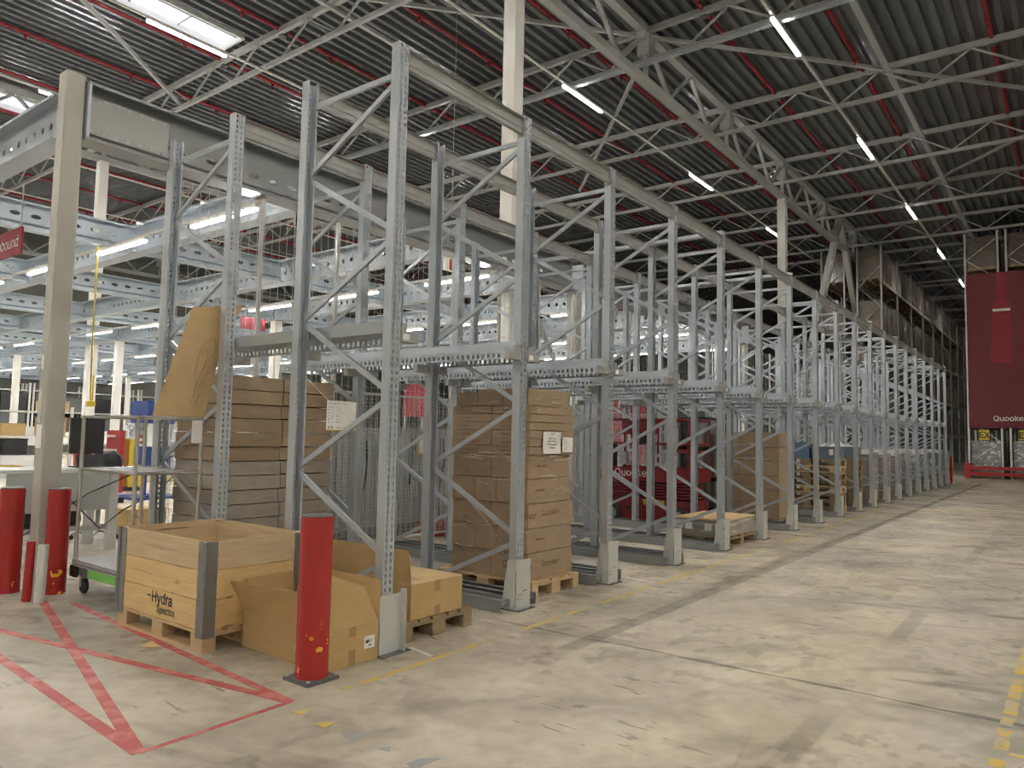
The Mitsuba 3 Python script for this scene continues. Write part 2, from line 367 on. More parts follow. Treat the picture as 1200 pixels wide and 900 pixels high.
# main trusses along x
for yy, nm in ((5.0, 'behind the racks'), (23.4, 'far over the mezzanine'), (41.8, 'by the back wall')):
    xs = [x for x in JX if x <= 71.2]
    if yy > 6: xs = [x for x in xs if x < 44]
    t = thing('roof_truss', f'heavy beige main roof truss running lengthwise {nm}', 'truss', 'heavy main roof trusses')
    put('top_chord', P_(MB().box(xs[0], xs[-1], yy-.11, yy+.11, 12.32, 12.54), 'm_truss'), t)
    put('bottom_chord', P_(MB().box(xs[0], xs[-1], yy-.10, yy+.10, 10.93, 11.13), 'm_truss'), t)
    h = 5.75/2; q = h/2
    v = P_(MB().bar([0, yy, 11.1], [0, yy, 12.35], .12, .1), 'm_truss')
    u1 = P_(MB().bar([0, yy, 12.34], [q, yy, 11.12], .11, .09), 'm_truss')
    u2 = P_(MB().bar([0, yy, 11.12], [q, yy, 12.34], .11, .09), 'm_truss')
    for x in xs[:-1]:
        put('post', v, t, at(x)); put('seat_block', seat, t, at(x, yy))
        for k in range(4): put('diagonal', u1 if k % 2 == 0 else u2, t, at(x+k*q))
    g = P_(MB().box(-.28, .28, -.13, .13, 12.1, 12.5), 'm_truss')
    for x in xs[4:12:2]: put('gusset_plate', g, t, at(x, yy))
brace = lambda p, q, w=.09: P_(MB().bar(p, q, w, w), 'm_truss')
for p, q, l in (([7.85, 10.0, 12.28], [25.1, -5.0, 12.28], 'beige diagonal wind brace crossing below the deck over the rack'),
                ([30.9, 1.2, 12.28], [19.4, -10.0, 12.28], 'beige diagonal wind brace over the aisle towards the right edge'),
                ([2.6, 13.8, 11.55], [7.85, 18.3, 11.75], 'thin beige brace beside the big skylight'),
                ([13.6, 5.3, 11.35], [21.6, 12.1, 11.65], 'beige knee brace falling away behind the main truss')):
    put('roof_brace', brace(p, q), label=l, cat='brace')
put('roof_tie', P_(MB().box(-3.6, 71, .07, .22, 12.24, 12.33), 'm_truss'), label='beige lengthwise roof tie over the front edge of the rack', cat='tie')
put('roof_tie', P_(MB().box(-3.6, 42, 10.8, 10.92, 12.24, 12.33), 'm_truss'), label='beige lengthwise roof tie over the near mezzanine', cat='tie')
for sgn, l in ((-1, 'wide grey diagonal strut falling left from the main truss before the high rack'), (1, 'wide grey diagonal strut falling right from the main truss before the high rack')):
    put('diagonal_strut', P_(MB().bar([33.9+sgn*.15, 5.0, 12.2], [33.9+sgn*7.75, 5.0, 1.7], .34, .24, (0, 1, 0)), 'm_truss'), label=l, cat='strut')
for (cx, cy, l) in ((7.82, 5.0, 'tall white roof column rising behind the second and third rack frames'), (25.1, 5.0, 'tall beige roof column rising behind the middle of the rack'),
                    (42.35, 5.0, 'tall beige roof column among the high rack'), (7.82, 23.4, 'white roof column passing up through the far mezzanine beside the grey column'),
                    (25.1, 23.4, 'white roof column far back on the mezzanine side'), (-9.4, 5.0, 'roof column off the left end of the mezzanine')):
    t = thing('roof_column', l, 'column')
    put('shaft', P_(MB().box(cx-.15, cx+.15, cy-.15, cy+.15, 0.0, 10.95), 'm_column_white' if cx < 20 else 'm_column'), t)
    put('base_plate', P_(MB().box(cx-.25, cx+.25, cy-.25, cy+.25, 0, .025), 'm_grey'), t)
# sprinkler pipes
head = P_(MB().box(-.035, .035, -.035, .035, -.10, .0).tube([[0, 0, -.2], [0, 0, -.08]], .018, 6), 'm_pipe_red')
for i, yy in enumerate(PIPES):
    t = thing('sprinkler_pipe', f'dark red sprinkler pipe along the roof deck, {ORD[i]} counted from the aisle side', 'pipe', 'red sprinkler pipes under the deck')
    x1 = 71 if yy < 6 else 46
    put('pipe', P_(MB().tube([[-25, yy, 12.5], [x1, yy, 12.5]], .057, 10), 'm_pipe_red', smooth=40), t)
    for x in JX:
        if x < x1: put('clip', clip, t, at(x+.11, yy))
    for k in range(9):
        x = -2.0 + 2.9*k
        put('sprinkler_head', head, t, at(x, yy, 12.46))
# strip lights under the roof
LL = 2.05
lt = P_(MB().box(0, LL, -.045, .045, -.045, 0), 'm_white', emit=ROOF_LAMP)
lh = P_(MB().box(-.02, LL+.02, -.035, .035, 0.002, .05), 'm_white')
LINES = [-21.0, -15.6, -10.0, -4.3, 1.38, 7.1, 13.4, 19.7, 25.6, 31.2, 37.0]
for i, yy in enumerate(LINES):
    x1 = 70 if 0 < yy < 2 else (22 if yy < 0 else (40 if yy < 8 else 30))
    t = thing('lighting_track', f'thin white lighting track under the roof, {ORD[i]} counted from the aisle side', 'lighting track', 'lighting tracks under the roof')
    put('rail', P_(MB().box(-22, x1, yy-.03, yy+.03, 11.262, 11.31), 'm_column_white'), t)
    for k in range(-3, 8):
        x = 4.4 + 8.4*k
        if x > x1-3: continue
        t = thing('strip_light', f'lit white roof strip light, {ORD[k+3]} along the {ORD[i]} track from the aisle side', 'strip light', 'strip lights under the roof')
        put('diffuser', lt, t, at(x, yy, 11.21)); put('housing', lh, t, at(x, yy, 11.21))
# perforated cable tray under the second joist
m = MB(); holes = unary_union([sbox(y0_, .03, y0_+.06, .055) for y0_ in np.arange(-11.9, 4.6, .14)] + [sbox(y0_, .10, y0_+.06, .125) for y0_ in np.arange(-11.9, 4.6, .14)])
m.plate(sbox(-12, 0, 18, .15).difference(holes), (13.32, 0, 11.38), (0, 1, 0), (1, 0, 0), .003)
m.box(13.318, 13.322, -12, 18, 11.38, 11.44); m.box(13.468, 13.472, -12, 18, 11.38, 11.44)
put('cable_tray', P_(m, 'm_galv'), label='perforated galvanized cable tray hung under a roof joist', cat='cable tray')

# ------------------------------------------------------------------ mezzanine steel
ZB, ZT = 4.3, 4.75
MX = [-.80 + 2.75*k for k in range(-1, 8)]
MYS = [3.75 + 4.2*k for k in range(0, 11)]
def web_holes(L, step, w, h, off, rows=((.225, 1),)):
    hs = []
    x = off
    while x < L-off+.01:
        p = np.array([[math.cos(a), math.sin(a)] for a in np.arange(10)*2*math.pi/10])*[w/2, h/2] + [x, .225]
        hs.append(Polygon(p)); x += step
    return unary_union(hs)
def mezz_beam(L, step, w, h, along, wid=.16, zt=ZT):
    m = MB(); H = zt-ZB
    web = sbox(0, 0, L, H).difference(web_holes(L, step, w, h, .3))
    if along == 'x':
        m.plate(web, (0, .004, ZB), (1, 0, 0), (0, 0, 1), .008)
        for z in (ZB, zt-.008): m.box(0, L, -wid/2, wid/2, z, z+.008)
        for z in (ZB, zt-.03): m.box(0, L, -wid/2, -wid/2+.006, z, z+.03)
        m.mesh([[0, -.004, ZB+.08], [L, -.004, ZB+.08], [L, -.024, ZB+.10], [0, -.024, ZB+.10], [L, -.004, ZB+.12], [0, -.004, ZB+.12]], [[0, 1, 2, 3], [3, 2, 4, 5]])
    else:
        m.plate(web, (-.004, 0, ZB), (0, 1, 0), (0, 0, 1), .008)
        for z in (ZB, zt-.008): m.box(-wid/2, wid/2, 0, L, z, z+.008)
        for z in (ZB, zt-.03): m.box(-wid/2, -wid/2+.006, 0, L, z, z+.03)
    return m
main_b = P_(mezz_beam(8.36, .21, .078, .078, 'y', .22), 'm_mezz')
sec_b = P_(mezz_beam(2.51, .27, .14, .065, 'x', .16, 4.70), 'm_mezz')
for i, x in enumerate(MX):
    for k in range(5):
        if x < -3 and k == 0: continue
        put('mezzanine_beam', main_b, None, at(x, 3.89 + 8.4*k, 0), label=f'galvanized mezzanine main beam, {ORD[i]} from the left, {ORD[k]} length back from the racks', cat='beam', group='galvanized mezzanine main beams')
for k, yy in enumerate(MYS[1:], 1):
    for i, x in enumerate(MX[:-1]):
        put('mezzanine_crossbeam', sec_b, None, at(x+.12, yy), label=f'galvanized mezzanine cross beam in the {ORD[k]} row behind the edge, {ORD[i]} bay from the left', cat='beam', group='galvanized mezzanine cross beams')
EDGE = [(-.70, 8.20, 'grey edge beam of the mezzanine from the big grey column behind the first rack frames'), (8.40, 17.3, 'grey edge beam of the mezzanine behind the sixth to ninth rack frames'), (17.5, 18.6, 'short grey end of the mezzanine edge beam behind the twelfth rack frame')]
for a, b, l in EDGE:
    t = thing('mezzanine_edge_beam', l, 'beam')
    m = mezz_beam(b-a, .27, .14, .065, 'x', .26, 4.88); put('web', P_(m, 'm_galv_dark'), t, at(a, 3.75))
    put('splice_plate', P_(MB().box(a+.02, a+.86, 3.72, 3.74, ZB+.10, 4.78), 'm_galv_warm'), t)
    m = MB()
    for j in range(7):
        for z in (ZB+.13, 4.75): m.lathe([(0, 0), (.012, 0), (.012, .012), (0, .012)], (0, 0, 0), 6); m.V[-1] = m.V[-1][:, [0, 2, 1]]*[1, -1, 1] + [a+.08+j*.12, 3.72, z]
    put('bolt', P_(m, 'm_galv'), t, kind='stuff')
    put('end_bracket', P_(MB().box(a-.001, a+.03, 3.62, 3.88, ZB+.02, 4.86), 'm_galv'), t)
cols = [(-.80, 3.75), (8.3, 3.75), (17.4, 3.75)] + [(x, yy) for x in (-.80, 7.45, 15.7) for yy in (12.15, 20.55, 28.95, 37.35)]
for i, (x, yy) in enumerate(cols):
    near = (x < 0 and yy < 4)
    l = 'thick square grey column in front of the mezzanine, between the red bollards' if near else ('square column carrying the mezzanine edge beam behind the %s rack frame' % {8.3: 'sixth', 17.4: 'twelfth'}[x] if yy < 4 else
        f'light grey mezzanine column, {ORD[round((yy-3.75)/8.4)-1]} row back, {ORD[[-.80, 7.45, 15.7, 23.95].index(x)]} column from the left')
    t = thing('mezzanine_column', l, 'column', 'square mezzanine columns')
    w = .09 if near else .11
    top = 4.93 if near else 4.29
    rr = .02
    poly = sbox(x-w+rr, yy-w+rr, x+w-rr, yy+w-rr).buffer(rr, quad_segs=3)
    put('shaft', P_(MB().plate(poly, (0, 0, 0), (1, 0, 0), (0, 1, 0), top), 'm_column' if near or yy < 4 else 'm_column_white'), t)
    if near:
        put('sticker', P_(MB().box(x-.0925, x-.091, yy-.05, yy+.07, 1.30, 1.52), 'm_paper'), t, label='white paper sheet')
        put('sticker', P_(MB().box(x-.0925, x-.091, yy+.0, yy+.07, 1.54, 1.86), 'm_light_grey'), t, label='tall grey label strip')
        put('sticker', P_(MB().box(x-.0925, x-.091, yy+.0, yy+.05, 2.04, 2.18), 'm_paper'), t, label='small white label')
    elif yy < 4:
        put('base_plate', P_(MB().box(x-.22, x+.22, yy-.22, yy+.22, 0, .02), 'm_grey'), t)
for x, dx in ((8.2, -1.6), (8.4, 1.6), (17.3, -1.6), (17.5, 1.6)):
    put('column_brace', P_(MB().bar([x+dx, 3.75, 4.25], [x, 3.75, 2.2], .09, .03, (0, 1, 0)), 'm_grey'), label='dark flat diagonal brace at the mezzanine column behind the %s rack frame, %s side' % ('sixth' if x < 10 else 'twelfth', 'near' if dx < 0 else 'far'), cat='brace')
LM = 1.45
lt2 = P_(MB().box(-.035, .035, 0, LM, -.03, 0), 'm_white', emit=MEZZ_LAMP)
lh2 = P_(MB().box(-.03, .03, -.02, LM+.02, .002, .045), 'm_white')
for i, x in enumerate((-2.75, 1.36, 5.8, 9.82, 13.9, 17.4)):
    t = thing('lighting_rail', f'thin white lighting rail under the mezzanine, {ORD[i]} from the left', 'lighting rail', 'lighting rails under the mezzanine')
    put('rail', P_(MB().box(x-.025, x+.025, 3.7, 44, 4.246, 4.28), 'm_light_grey'), t)
    for k in range(15):
        if x < 0 and k < 3: continue
        t = thing('tube_light', f'lit tube light under the mezzanine, {ORD[k]} along the {ORD[i]} lighting rail from the left', 'tube light', 'tube lights under the mezzanine')
        put('diffuser', lt2, t, at(x, 3.88+2.72*k, 4.20)); put('housing', lh2, t, at(x, 3.88+2.72*k, 4.20))

# ================================================================== the empty pallet rack along the aisle
def upright(front):
    """Open steel section, .1 wide (x) and .08 deep (y), slotted web on the outer side."""
    m = MB(); s = 1 if front else -1
    slots = []
    for z in np.arange(.08, HGT-.03, .05):
        for xx in (-.023, .023): slots.append(sbox(xx-.0085, z, xx+.0085, z+.027))
    web = sbox(-.05, 0, .05, HGT).difference(unary_union(slots))
    m.plate(web, (0, -.038*s+.0015, 0), (1, 0, 0), (0, 0, 1), .003)
    for u in (-1, 1):
        m.box(u*.05-.0015, u*.05+.0015, -.04, .04, 0, HGT)
        a, b = sorted((s*.037, s*.04)); m.box(min(u*.05, u*.034), max(u*.05, u*.034), a, b, 0, HGT)
    return m
up_f, up_r = P_(upright(True), 'm_galv'), P_(upright(False), 'm_galv')
foot = P_(MB().box(-.08, .08, -.07, .07, 0, .008), 'm_grey')
def brace_mesh(z0, z1):
    return MB().chan([0, .05, z0], [0, DEPTH-.05, z1], .042, .024, .003, (1, 0, 0), 1)
NFZ, NBZ = [4.19, 2.99, 1.79, .61], [3.60, 2.40, 1.20]
br = []
for a, b in zip(NFZ, NBZ): br.append(P_(brace_mesh(a-.05, b+.03), 'm_galv'))
for a, b in zip(NFZ[1:], NBZ): br.append(P_(brace_mesh(a+.03, b-.03), 'm_galv'))
br.append(P_(brace_mesh(.55, .12), 'm_galv'))
hz = P_(brace_mesh(4.20, 4.20), 'm_galv')
arm = P_(MB().box(.0535, .225, -.055, .0, 2.175, 2.25).box(.0535, .10, -.052, -.002, 2.25, 2.31), 'm_galv_warm')
arm_l = P_(MB().box(-.225, -.0535, -.055, .0, 2.175, 2.25).box(-.10, -.0535, -.052, -.002, 2.25, 2.31), 'm_galv_warm')
arm2 = P_(MB().box(.0535, .215, -.055, .0, 2.10, 2.173), 'm_galv_warm')
arm2_l = P_(MB().box(-.215, -.0535, -.055, .0, 2.10, 2.173), 'm_galv_warm')
arm_label = P_(MB().box(.065, .125, -.0565, -.0552, 2.19, 2.235), 'm_paper')
for i in range(NF):
    for half in (0, 1):
        t = thing('rack_frame', f'{ORD[i]} galvanized rack frame from the near end, {"aisle-side row" if half == 0 else "inner row"}', 'rack frame', 'galvanized rack frames')
        x, y0 = i*PITCH_X, 2*half*DEPTH
        put('upright', up_f, t, at(x, y0)); put('upright', up_r, t, at(x, y0+DEPTH))
        put('foot_plate', foot, t, at(x, y0)); put('foot_plate', foot, t, at(x, y0+DEPTH))
        put('horizontal_brace', hz, t, at(x, y0))
        for b in br: put('diagonal_brace', b, t, at(x, y0))
        for yy in (y0, y0+DEPTH+.055):
            if i < NF-1: put('support_arm', arm if yy == 0 else arm2, t, at(x, yy))
            if i > 0: put('support_arm', arm_l if yy == 0 else arm2_l, t, at(x, yy))
        if half == 0 and i < 8 and i < NF-1: put('bay_label', arm_label, t, at(x, y0))
# tie beams over three of the rows
m = MB().box(.053, PITCH_X-.053, -.005, 0, 4.235, 4.395)
m.box(.053, PITCH_X-.053, -.04, 0, 4.39, 4.395).box(.053, PITCH_X-.053, -.04, 0, 4.235, 4.24).box(.053, PITCH_X-.053, -.012, -.004, 4.30, 4.33)
m.box(.053, .056, -.045, .03, 4.22, 4.41).box(PITCH_X-.056, PITCH_X-.053, -.045, .03, 4.22, 4.41)
tie = P_(m, 'm_galv_warm')
for j, nm in enumerate(('front row', 'second row', 'third row')):
    for i in range(NF-1):
        put('tie_beam', tie, None, at(i*PITCH_X, j*DEPTH), label=f'grey top tie beam over the {ORD[i]} bay from the near end, {nm}', cat='beam', group='top tie beams of the rack')
# pallet rails (the slotted flange hangs on the bay side)
RL = 3*DEPTH + .04
m = MB()
sl = unary_union([sbox(y_, .020, y_+.030, .056) for y_ in np.arange(.06, RL-.05, .06)])
m.plate(sbox(0, 0, RL, .085).difference(sl), (-.213, RL, 2.25), (0, -1, 0), (0, 0, 1), .003)
m.box(-.213, -.075, 0, RL, 2.332, 2.336)
m.mesh([[-.078, 0, 2.336], [-.066, 0, 2.425], [-.078, RL, 2.336], [-.066, RL, 2.425], [-.0745, 0, 2.336], [-.0625, 0, 2.425], [-.0745, RL, 2.336], [-.0625, RL, 2.425]],
       [[0, 1, 3, 2], [4, 6, 7, 5], [1, 5, 7, 3], [0, 2, 6, 4], [0, 4, 5, 1], [2, 3, 7, 6]])
m.V = [v - [0, 0, .075] for v in m.V]
rail_p = P_(m, 'm_galv')
for i in range(NF):
    for s, nm in ((1, 'near'), (-1, 'far')):
        if (i == 0 and s == 1) or (i == NF-1 and s == -1): continue
        put('pallet_rail', rail_p, None, at(i*PITCH_X, .003, 0, 0, s), label=f'slotted pallet rail on the {nm} side of the {ORD[i]} rack frame', cat='rail', group='slotted pallet rails of the rack')
# floor rails
m = MB()
for xx in (-.255, -.10): m.box(xx, xx+.006, 0, RL, .012, .105).box(xx-.0 if xx > -.2 else xx, xx+.045, 0, RL, .099, .105).box(xx, xx+.045, 0, RL, .004, .012)
m.box(-.25, -.06, .3, .36, .003, .012).box(-.25, -.06, 2.7, 2.76, .003, .012)
for yy in (.02, 1.1, 2.2, 3.2): m.box(-.25, -.10, yy, yy+.04, .05, .10)
frail = P_(m, 'm_galv_dark')
for i in range(NF):
    for s, nm in ((1, 'near'), (-1, 'far')):
        if (i == 0) or (i == NF-1 and s == -1): continue
        put('floor_rail', frail, None, at(i*PITCH_X, -.04, 0, 0, s), label=f'grey steel floor rail on the {nm} side of the {ORD[i]} rack frame', cat='rail', group='floor rails of the rack')
# top spreaders on every second frame from the fifth
m = MB().box(-.05, .05, -.04, 3*DEPTH+.04, HGT+.001, HGT+.006).box(-.05, -.045, -.04, 3*DEPTH+.04, HGT+.006, HGT+.05).box(.045, .05, -.04, 3*DEPTH+.04, HGT+.006, HGT+.05)
spr = P_(m, 'm_galv')
for i in range(4, NF, 2):
    put('top_spreader', spr, None, at(i*PITCH_X), label=f'bright galvanized channel lying across the top of the {ORD[i]} rack frame', cat='spreader', group='top spreaders of the rack')
# column guards
m = MB()
gf = MB().box(-.118, .092, -.092, -.086, .008, .43); gs = MB().poly([(-.092, .008), (.06, .008), (.06, .05), (.0, .43), (-.092, .43)], (-.118, 0, 0), (0, 1, 0), (0, 0, 1), .006)
scr = MB().box(-.1195, -.1175, -.0935, -.0905, .03, .33)
for a, b, c in ((-.10, .10, .004), (-.08, .13, .003), (-.02, .16, .006)): scr.box(a, a+.06, -.0928, -.0922, b, b+c)
ga = P_(gf, 'm_guard'); gb = P_(gs, 'm_guard'); gc = P_(scr, 'm_black'); gd = P_(MB().box(-.122, .13, -.125, .07, 0, .008), 'm_dark_grey')
for i in range(1, NF):
    t = thing('column_guard', f'grey bent steel guard at the foot of the {ORD[i]} aisle-side rack upright', 'guard', 'steel column guards along the aisle')
    for nm, p_ in (('front_plate', ga), ('side_plate', gb), ('base_plate', gd)): put(nm, p_, t, at(i*PITCH_X))
    if i < 9: put('scrape_mark', gc, t, at(i*PITCH_X))
t = thing('column_guard', 'open grey channel guard at the first rack upright, between the two open cartons', 'guard', 'steel column guards along the aisle')
m = MB().box(-.20, .0, -.185, -.179, .008, .40).box(-.2, -.194, -.179, -.06, .008, .40).box(-.006, 0, -.235, -.179, .008, .43)
put('channel', P_(m, 'm_guard'), t); put('base_plate', P_(MB().box(-.21, .05, -.24, -.05, 0, .008), 'm_dark_grey'), t)

# wire mesh behind the rack
YF = 3.42
t = thing('mesh_fence', 'tall wire mesh fence between the back of the rack and the mezzanine', 'fence')
post = P_(MB().box(-.02, .02, -.02, .02, 0, 4.15), 'm_light_grey')
x = .04
while x < 28.3: put('post', post, t, at(x, YF)); x += 1.1 if x < 12 else 2.2
w = .0022
m = MB()
for x in np.arange(.09, 28.2, .1): m.box(x-w, x+w, YF-w, YF+w, .1, 4.1)
for z in np.arange(2.1, 4.11, .5): m.box(.05, 28.2, YF-w, YF+w, z-w, z+w)
put('upper_mesh', P_(m, 'm_light_grey'), t, kind='stuff')
m = MB()
for x in np.arange(.065, 12, .05): m.box(x-w*.8, x+w*.8, YF-w, YF+w, .1, 2.0)
for z in np.arange(.1, 2.01, .05): m.box(.05, 12, YF-w, YF+w, z-w*.8, z+w*.8)
put('lower_mesh', P_(m, 'm_light_grey'), t, kind='stuff')
for z in (.1, 2.02): put('frame_bar', P_(MB().box(.06, 28.2, YF-.015, YF+.015, z-.015, z+.015), 'm_light_grey'), t)

# ================================================================== goods in the rack and at its near end
def pallet(name, label, x, y, rz=0, mat='m_pallet', w=.8, d=1.2, group=None):
    """Wooden pallet, w along x and d along y, corner at (x, y)."""
    t = thing(name, label, 'pallet', group); M = at(x, y, 0, rz)
    for k in range(5):
        b = .145 if k in (0, 4) else (.1 if k != 2 else .145)
        c = b/2 + (w-b)*k/4 if k in (0, 4) else w/2 + (k-2)*(w-.145)/4
        put('deck_board', P_(MB().box(c-b/2, c+b/2, 0, d, .122, .144), mat), t, M)
    for j, yy in enumerate((0, d/2-.0725, d-.145)):
        put('stringer_board', P_(MB().box(0, w, yy, yy+.145, .1, .1215), mat), t, M)
        for xx, b in ((0, .1), (w/2-.0725, .145), (w-.1, .1)):
            put('block', P_(MB().box(xx, xx+b, yy, yy+.145, .022, .0995), mat), t, M)
    for xx, b in ((0, .1), (w/2-.0725, .145), (w-.1, .1)):
        put('skid_board', P_(MB().box(xx, xx+b, 0, d, 0, .0215), mat), t, M)
    return t
def carton(name, label, x0, x1, y0, y1, z0, z1, mat='m_card', group=None, tape=False, text=None):
    b = .004
    t = thing(name, label, 'carton', group)
    h = MB().box(x0+.002, x1-.002, y0+.003, y1-.003, z0+.001, z1-.004)
    put('body', P_(h, mat), t)
    if tape:
        xm = (x0+x1)/2
        put('tape_strip', P_(MB().box(xm-.025, xm+.025, y0+.0008, y0+.0019, z1-.07, z1-.001).box(xm-.025, xm+.025, y0+.0008, y0+.0019, z0+.001, z0+.08), 'm_tape'), t)
    if text:
        for (face, s, hh, off, zz) in text:
            m = MB()
            if face == 'x': m.text(s, hh, (x0+.0012, y1-off, zz), (0, -1, 0), (0, 0, 1), .0012)
            else: m.text(s, hh, (x0+off, y0+.0012, zz), (1, 0, 0), (0, 0, 1), .0012)
            put('print', P_(m, 'm_print'), t)
    return t

# --- the tall load of cartons between the second and third frame
pallet('wooden_pallet', 'pale wooden pallet under the tall wrapped carton load beside the second rack frame', 1.96, .10)
zz = [.1455, .40, .63, .865, 1.10, 1.33]
G1 = 'cartons of the tall wrapped load'
wallx = [1.99, 2.52, 2.745]
for k in range(5):
    z0, z1 = zz[k], zz[k+1]; dx = .014*(k % 2) + .006*k
    ys = [.17, .55, .82, 1.12] if k in (1, 3) else [.17, .62, 1.12]
    nm = ['bottom', 'second', 'third', 'fourth', 'fifth'][k]
    for j in range(len(ys)-1):
        tx = []
        if j == 0:
            tx = [('y', 'Quooker', .055 if k in (0, 2) else .03, .22 if k in (0, 2) else .13, z0+.11)]
            if k in (0, 2): tx.append(('x', 'Quooker', .065, .18 if k == 2 else .14, z0+.10))
        else: tx = [('x', 'O', .03, .17, z0+.05)]
        xr = 2.745 if k in (0, 2) else wallx[1]
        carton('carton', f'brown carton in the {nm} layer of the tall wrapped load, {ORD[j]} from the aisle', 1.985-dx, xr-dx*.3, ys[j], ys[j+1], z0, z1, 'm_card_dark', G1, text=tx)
    if k not in (0, 2):
        carton('carton', f'brown carton at the far front corner of the {nm} layer of the tall wrapped load', wallx[1], 2.74, .17+.01*k, .7, z0, z1, 'm_card_dark', G1)
z = 1.33
for k in range(6):
    h = .078; nm = ['lowest', 'second', 'third', 'fourth', 'fifth', 'highest'][k]
    for j, (a, b) in enumerate(((.15, .62), (.62, 1.14))):
        tx = [('x', 'Quooker', .022, .12, z+.025), ('x', 'O', .022, .40, z+.025)]
        if j == 1 and k in (0, 1): tx = [('x', 'Quooker', .042, .14, z+.02)]
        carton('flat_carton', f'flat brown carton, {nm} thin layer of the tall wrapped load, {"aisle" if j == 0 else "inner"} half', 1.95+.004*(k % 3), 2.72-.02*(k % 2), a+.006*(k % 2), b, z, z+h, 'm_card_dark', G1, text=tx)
    z += h
for j, (a, b) in enumerate(((.19, .5), (.5, .82), (.82, 1.1))):
    carton('carton', f'brown carton on the very top of the tall wrapped load, {ORD[j]} from the aisle', 1.97, 2.68, a, b, z, z+.17-.03*(j == 2), 'm_card_dark', G1)
t = thing('paper_label', 'large white printed sheet on the aisle face of the tall carton load', 'label')
put('sheet', P_(MB().box(2.15, 2.46, .139, .1405, 1.335, 1.55), 'm_paper'), t)
m = MB()
for zz_, s, hh in ((1.525, 'Quooker', .012), (1.48, 'Voetklep set', .015), (1.452, 'Quooker flow set', .015), (1.424, 'met 3-weg kraan', .015), (1.39, 'Voorraad', .015)):
    wv = text_w(s, hh); m.text(s, hh, (2.305-min(wv, .2)/2, .1388, zz_), (1, 0, 0), (0, 0, 1), .0008)
put('print', P_(m, 'm_ink'), t)
t = thing('paper_label', 'small white delivery note right of the large sheet on the tall carton load', 'label')
put('sheet', P_(MB().box(2.49, 2.68, .139, .1405, 1.35, 1.50), 'm_paper'), t)
m = MB()
for k in range(7): m.box(2.51, 2.51+.05+.06*random.random(), .1384, .139, 1.48-k*.018, 1.484-k*.018)
put('print', P_(m, 'm_grey'), t)
# loose stretch film on that load
def film(pts, label, seed):
    V = np.array(pts, float); m = MB().mesh(V, [[0, 1, 2]] if len(V) == 3 else [[0, 1, 2, 3]])
    put('film_flap', P_(m, 'm_film'), label=label, cat='stretch film')
scene['m_film'] = {'type': 'mask', 'opacity': {'type': 'rgb', 'value': 0.34}, 'bsdf': {'type': 'twosided', 'bsdf': {'type': 'principled', 'base_color': rgb(.55, .53, .5), 'roughness': .18, 'specular': .9}}}
film([(1.93, 1.06, 1.06), (1.90, .33, .40), (1.905, .55, .62), (1.89, .9, .9)], 'loose flap of clear stretch film hanging from the near side of the tall load', 1)
m = MB(); r = random.Random(11)
for k in range(46):
    # taut creases of the film across the near side and the aisle side
    z0 = r.choice([1.33, 1.30, 1.31, 1.02, 1.1, 1.28, 1.75, 1.86, .62, .4]) + r.uniform(-.03, .03)
    if r.random() < .6 or 1.33 < z0 < 1.68:
        a = r.uniform(.15, .9); b = min(a + r.uniform(.08, .35), 1.12)
        m.tube([[1.936, a, z0], [1.932, (a+b)/2, z0+r.uniform(-.012, .012)], [1.936, b, z0+r.uniform(-.04, .04)]], r.uniform(.0012, .0028), 5)
    else:
        a = r.uniform(1.97, 2.4); b = min(a + r.uniform(.06, .3), 2.7)
        m.tube([[a, .138, z0], [(a+b)/2, .134, z0+r.uniform(-.012, .012)], [b, .138, z0+r.uniform(-.03, .03)]], r.uniform(.0012, .0025), 5)
put('film_creases', P_(m, 'm_white'), label='shiny creases of stretch film around the tall carton load', cat='stretch film', kind='stuff')

# --- the flat-carton stack behind the first bay
pallet('wooden_pallet', 'wooden pallet under the tall stack of flat cartons behind the first rack bay', .10, 2.24, 0, 'm_pallet_old', 1.25, 1.06)
z = .1455; h = .134
for k in range(14):
    o = .008*math.sin(k*2.1)
    for j, (a, b) in enumerate(((.09, .70), (.705, 1.32))):
        m = 'm_card_dark' if k > 7 else 'm_card_grey'
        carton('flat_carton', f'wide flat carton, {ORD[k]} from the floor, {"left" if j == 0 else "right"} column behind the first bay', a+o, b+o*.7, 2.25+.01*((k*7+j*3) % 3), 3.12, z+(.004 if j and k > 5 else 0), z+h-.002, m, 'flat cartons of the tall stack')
    z += h

# --- open carton on the floor by the bollard
t = thing('open_carton', 'long open carton on the floor behind the front red bollard, flaps up', 'carton')
cx0, cx1, cy0, cy1, ch, tk = -.655, -.225, -.20, .71, .245, .006
put('body', P_(MB().box(cx0, cx0+tk, cy0, cy1, .002, ch).box(cx1-tk, cx1, cy0, cy1, .002, ch).box(cx0+tk, cx1-tk, cy0, cy0+tk, .002, ch).box(cx0+tk, cx1-tk, cy1-tk, cy1, .002, ch).box(cx0+tk, cx1-tk, cy0+tk, cy1-tk, .002, .008), 'm_card'), t)
def flap(a, b, c, d, tk=.005):
    P = np.array([a, b, c, d], float); n = np.cross(P[1]-P[0], P[3]-P[0]); n = n/np.linalg.norm(n)*tk
    return MB().hexa([P[0], P[0]+n, P[1], P[1]+n, P[3], P[3]+n, P[2], P[2]+n])
put('flap', P_(flap((cx0, cy0, ch), (cx0, cy1, ch), (cx0-.10, cy1+.02, ch+.215), (cx0-.05, cy0+.09, ch+.235)), 'm_card'), t, label='long side flap leaning outwards')
put('flap', P_(flap((cx0, cy0+.004, ch), (cx1, cy0+.004, ch), (cx1-.06, cy0+.09, ch+.225), (cx0+.02, cy0+.09, ch+.36)), 'm_card'), t, label='end flap leaning inwards, printed with a line of small text')
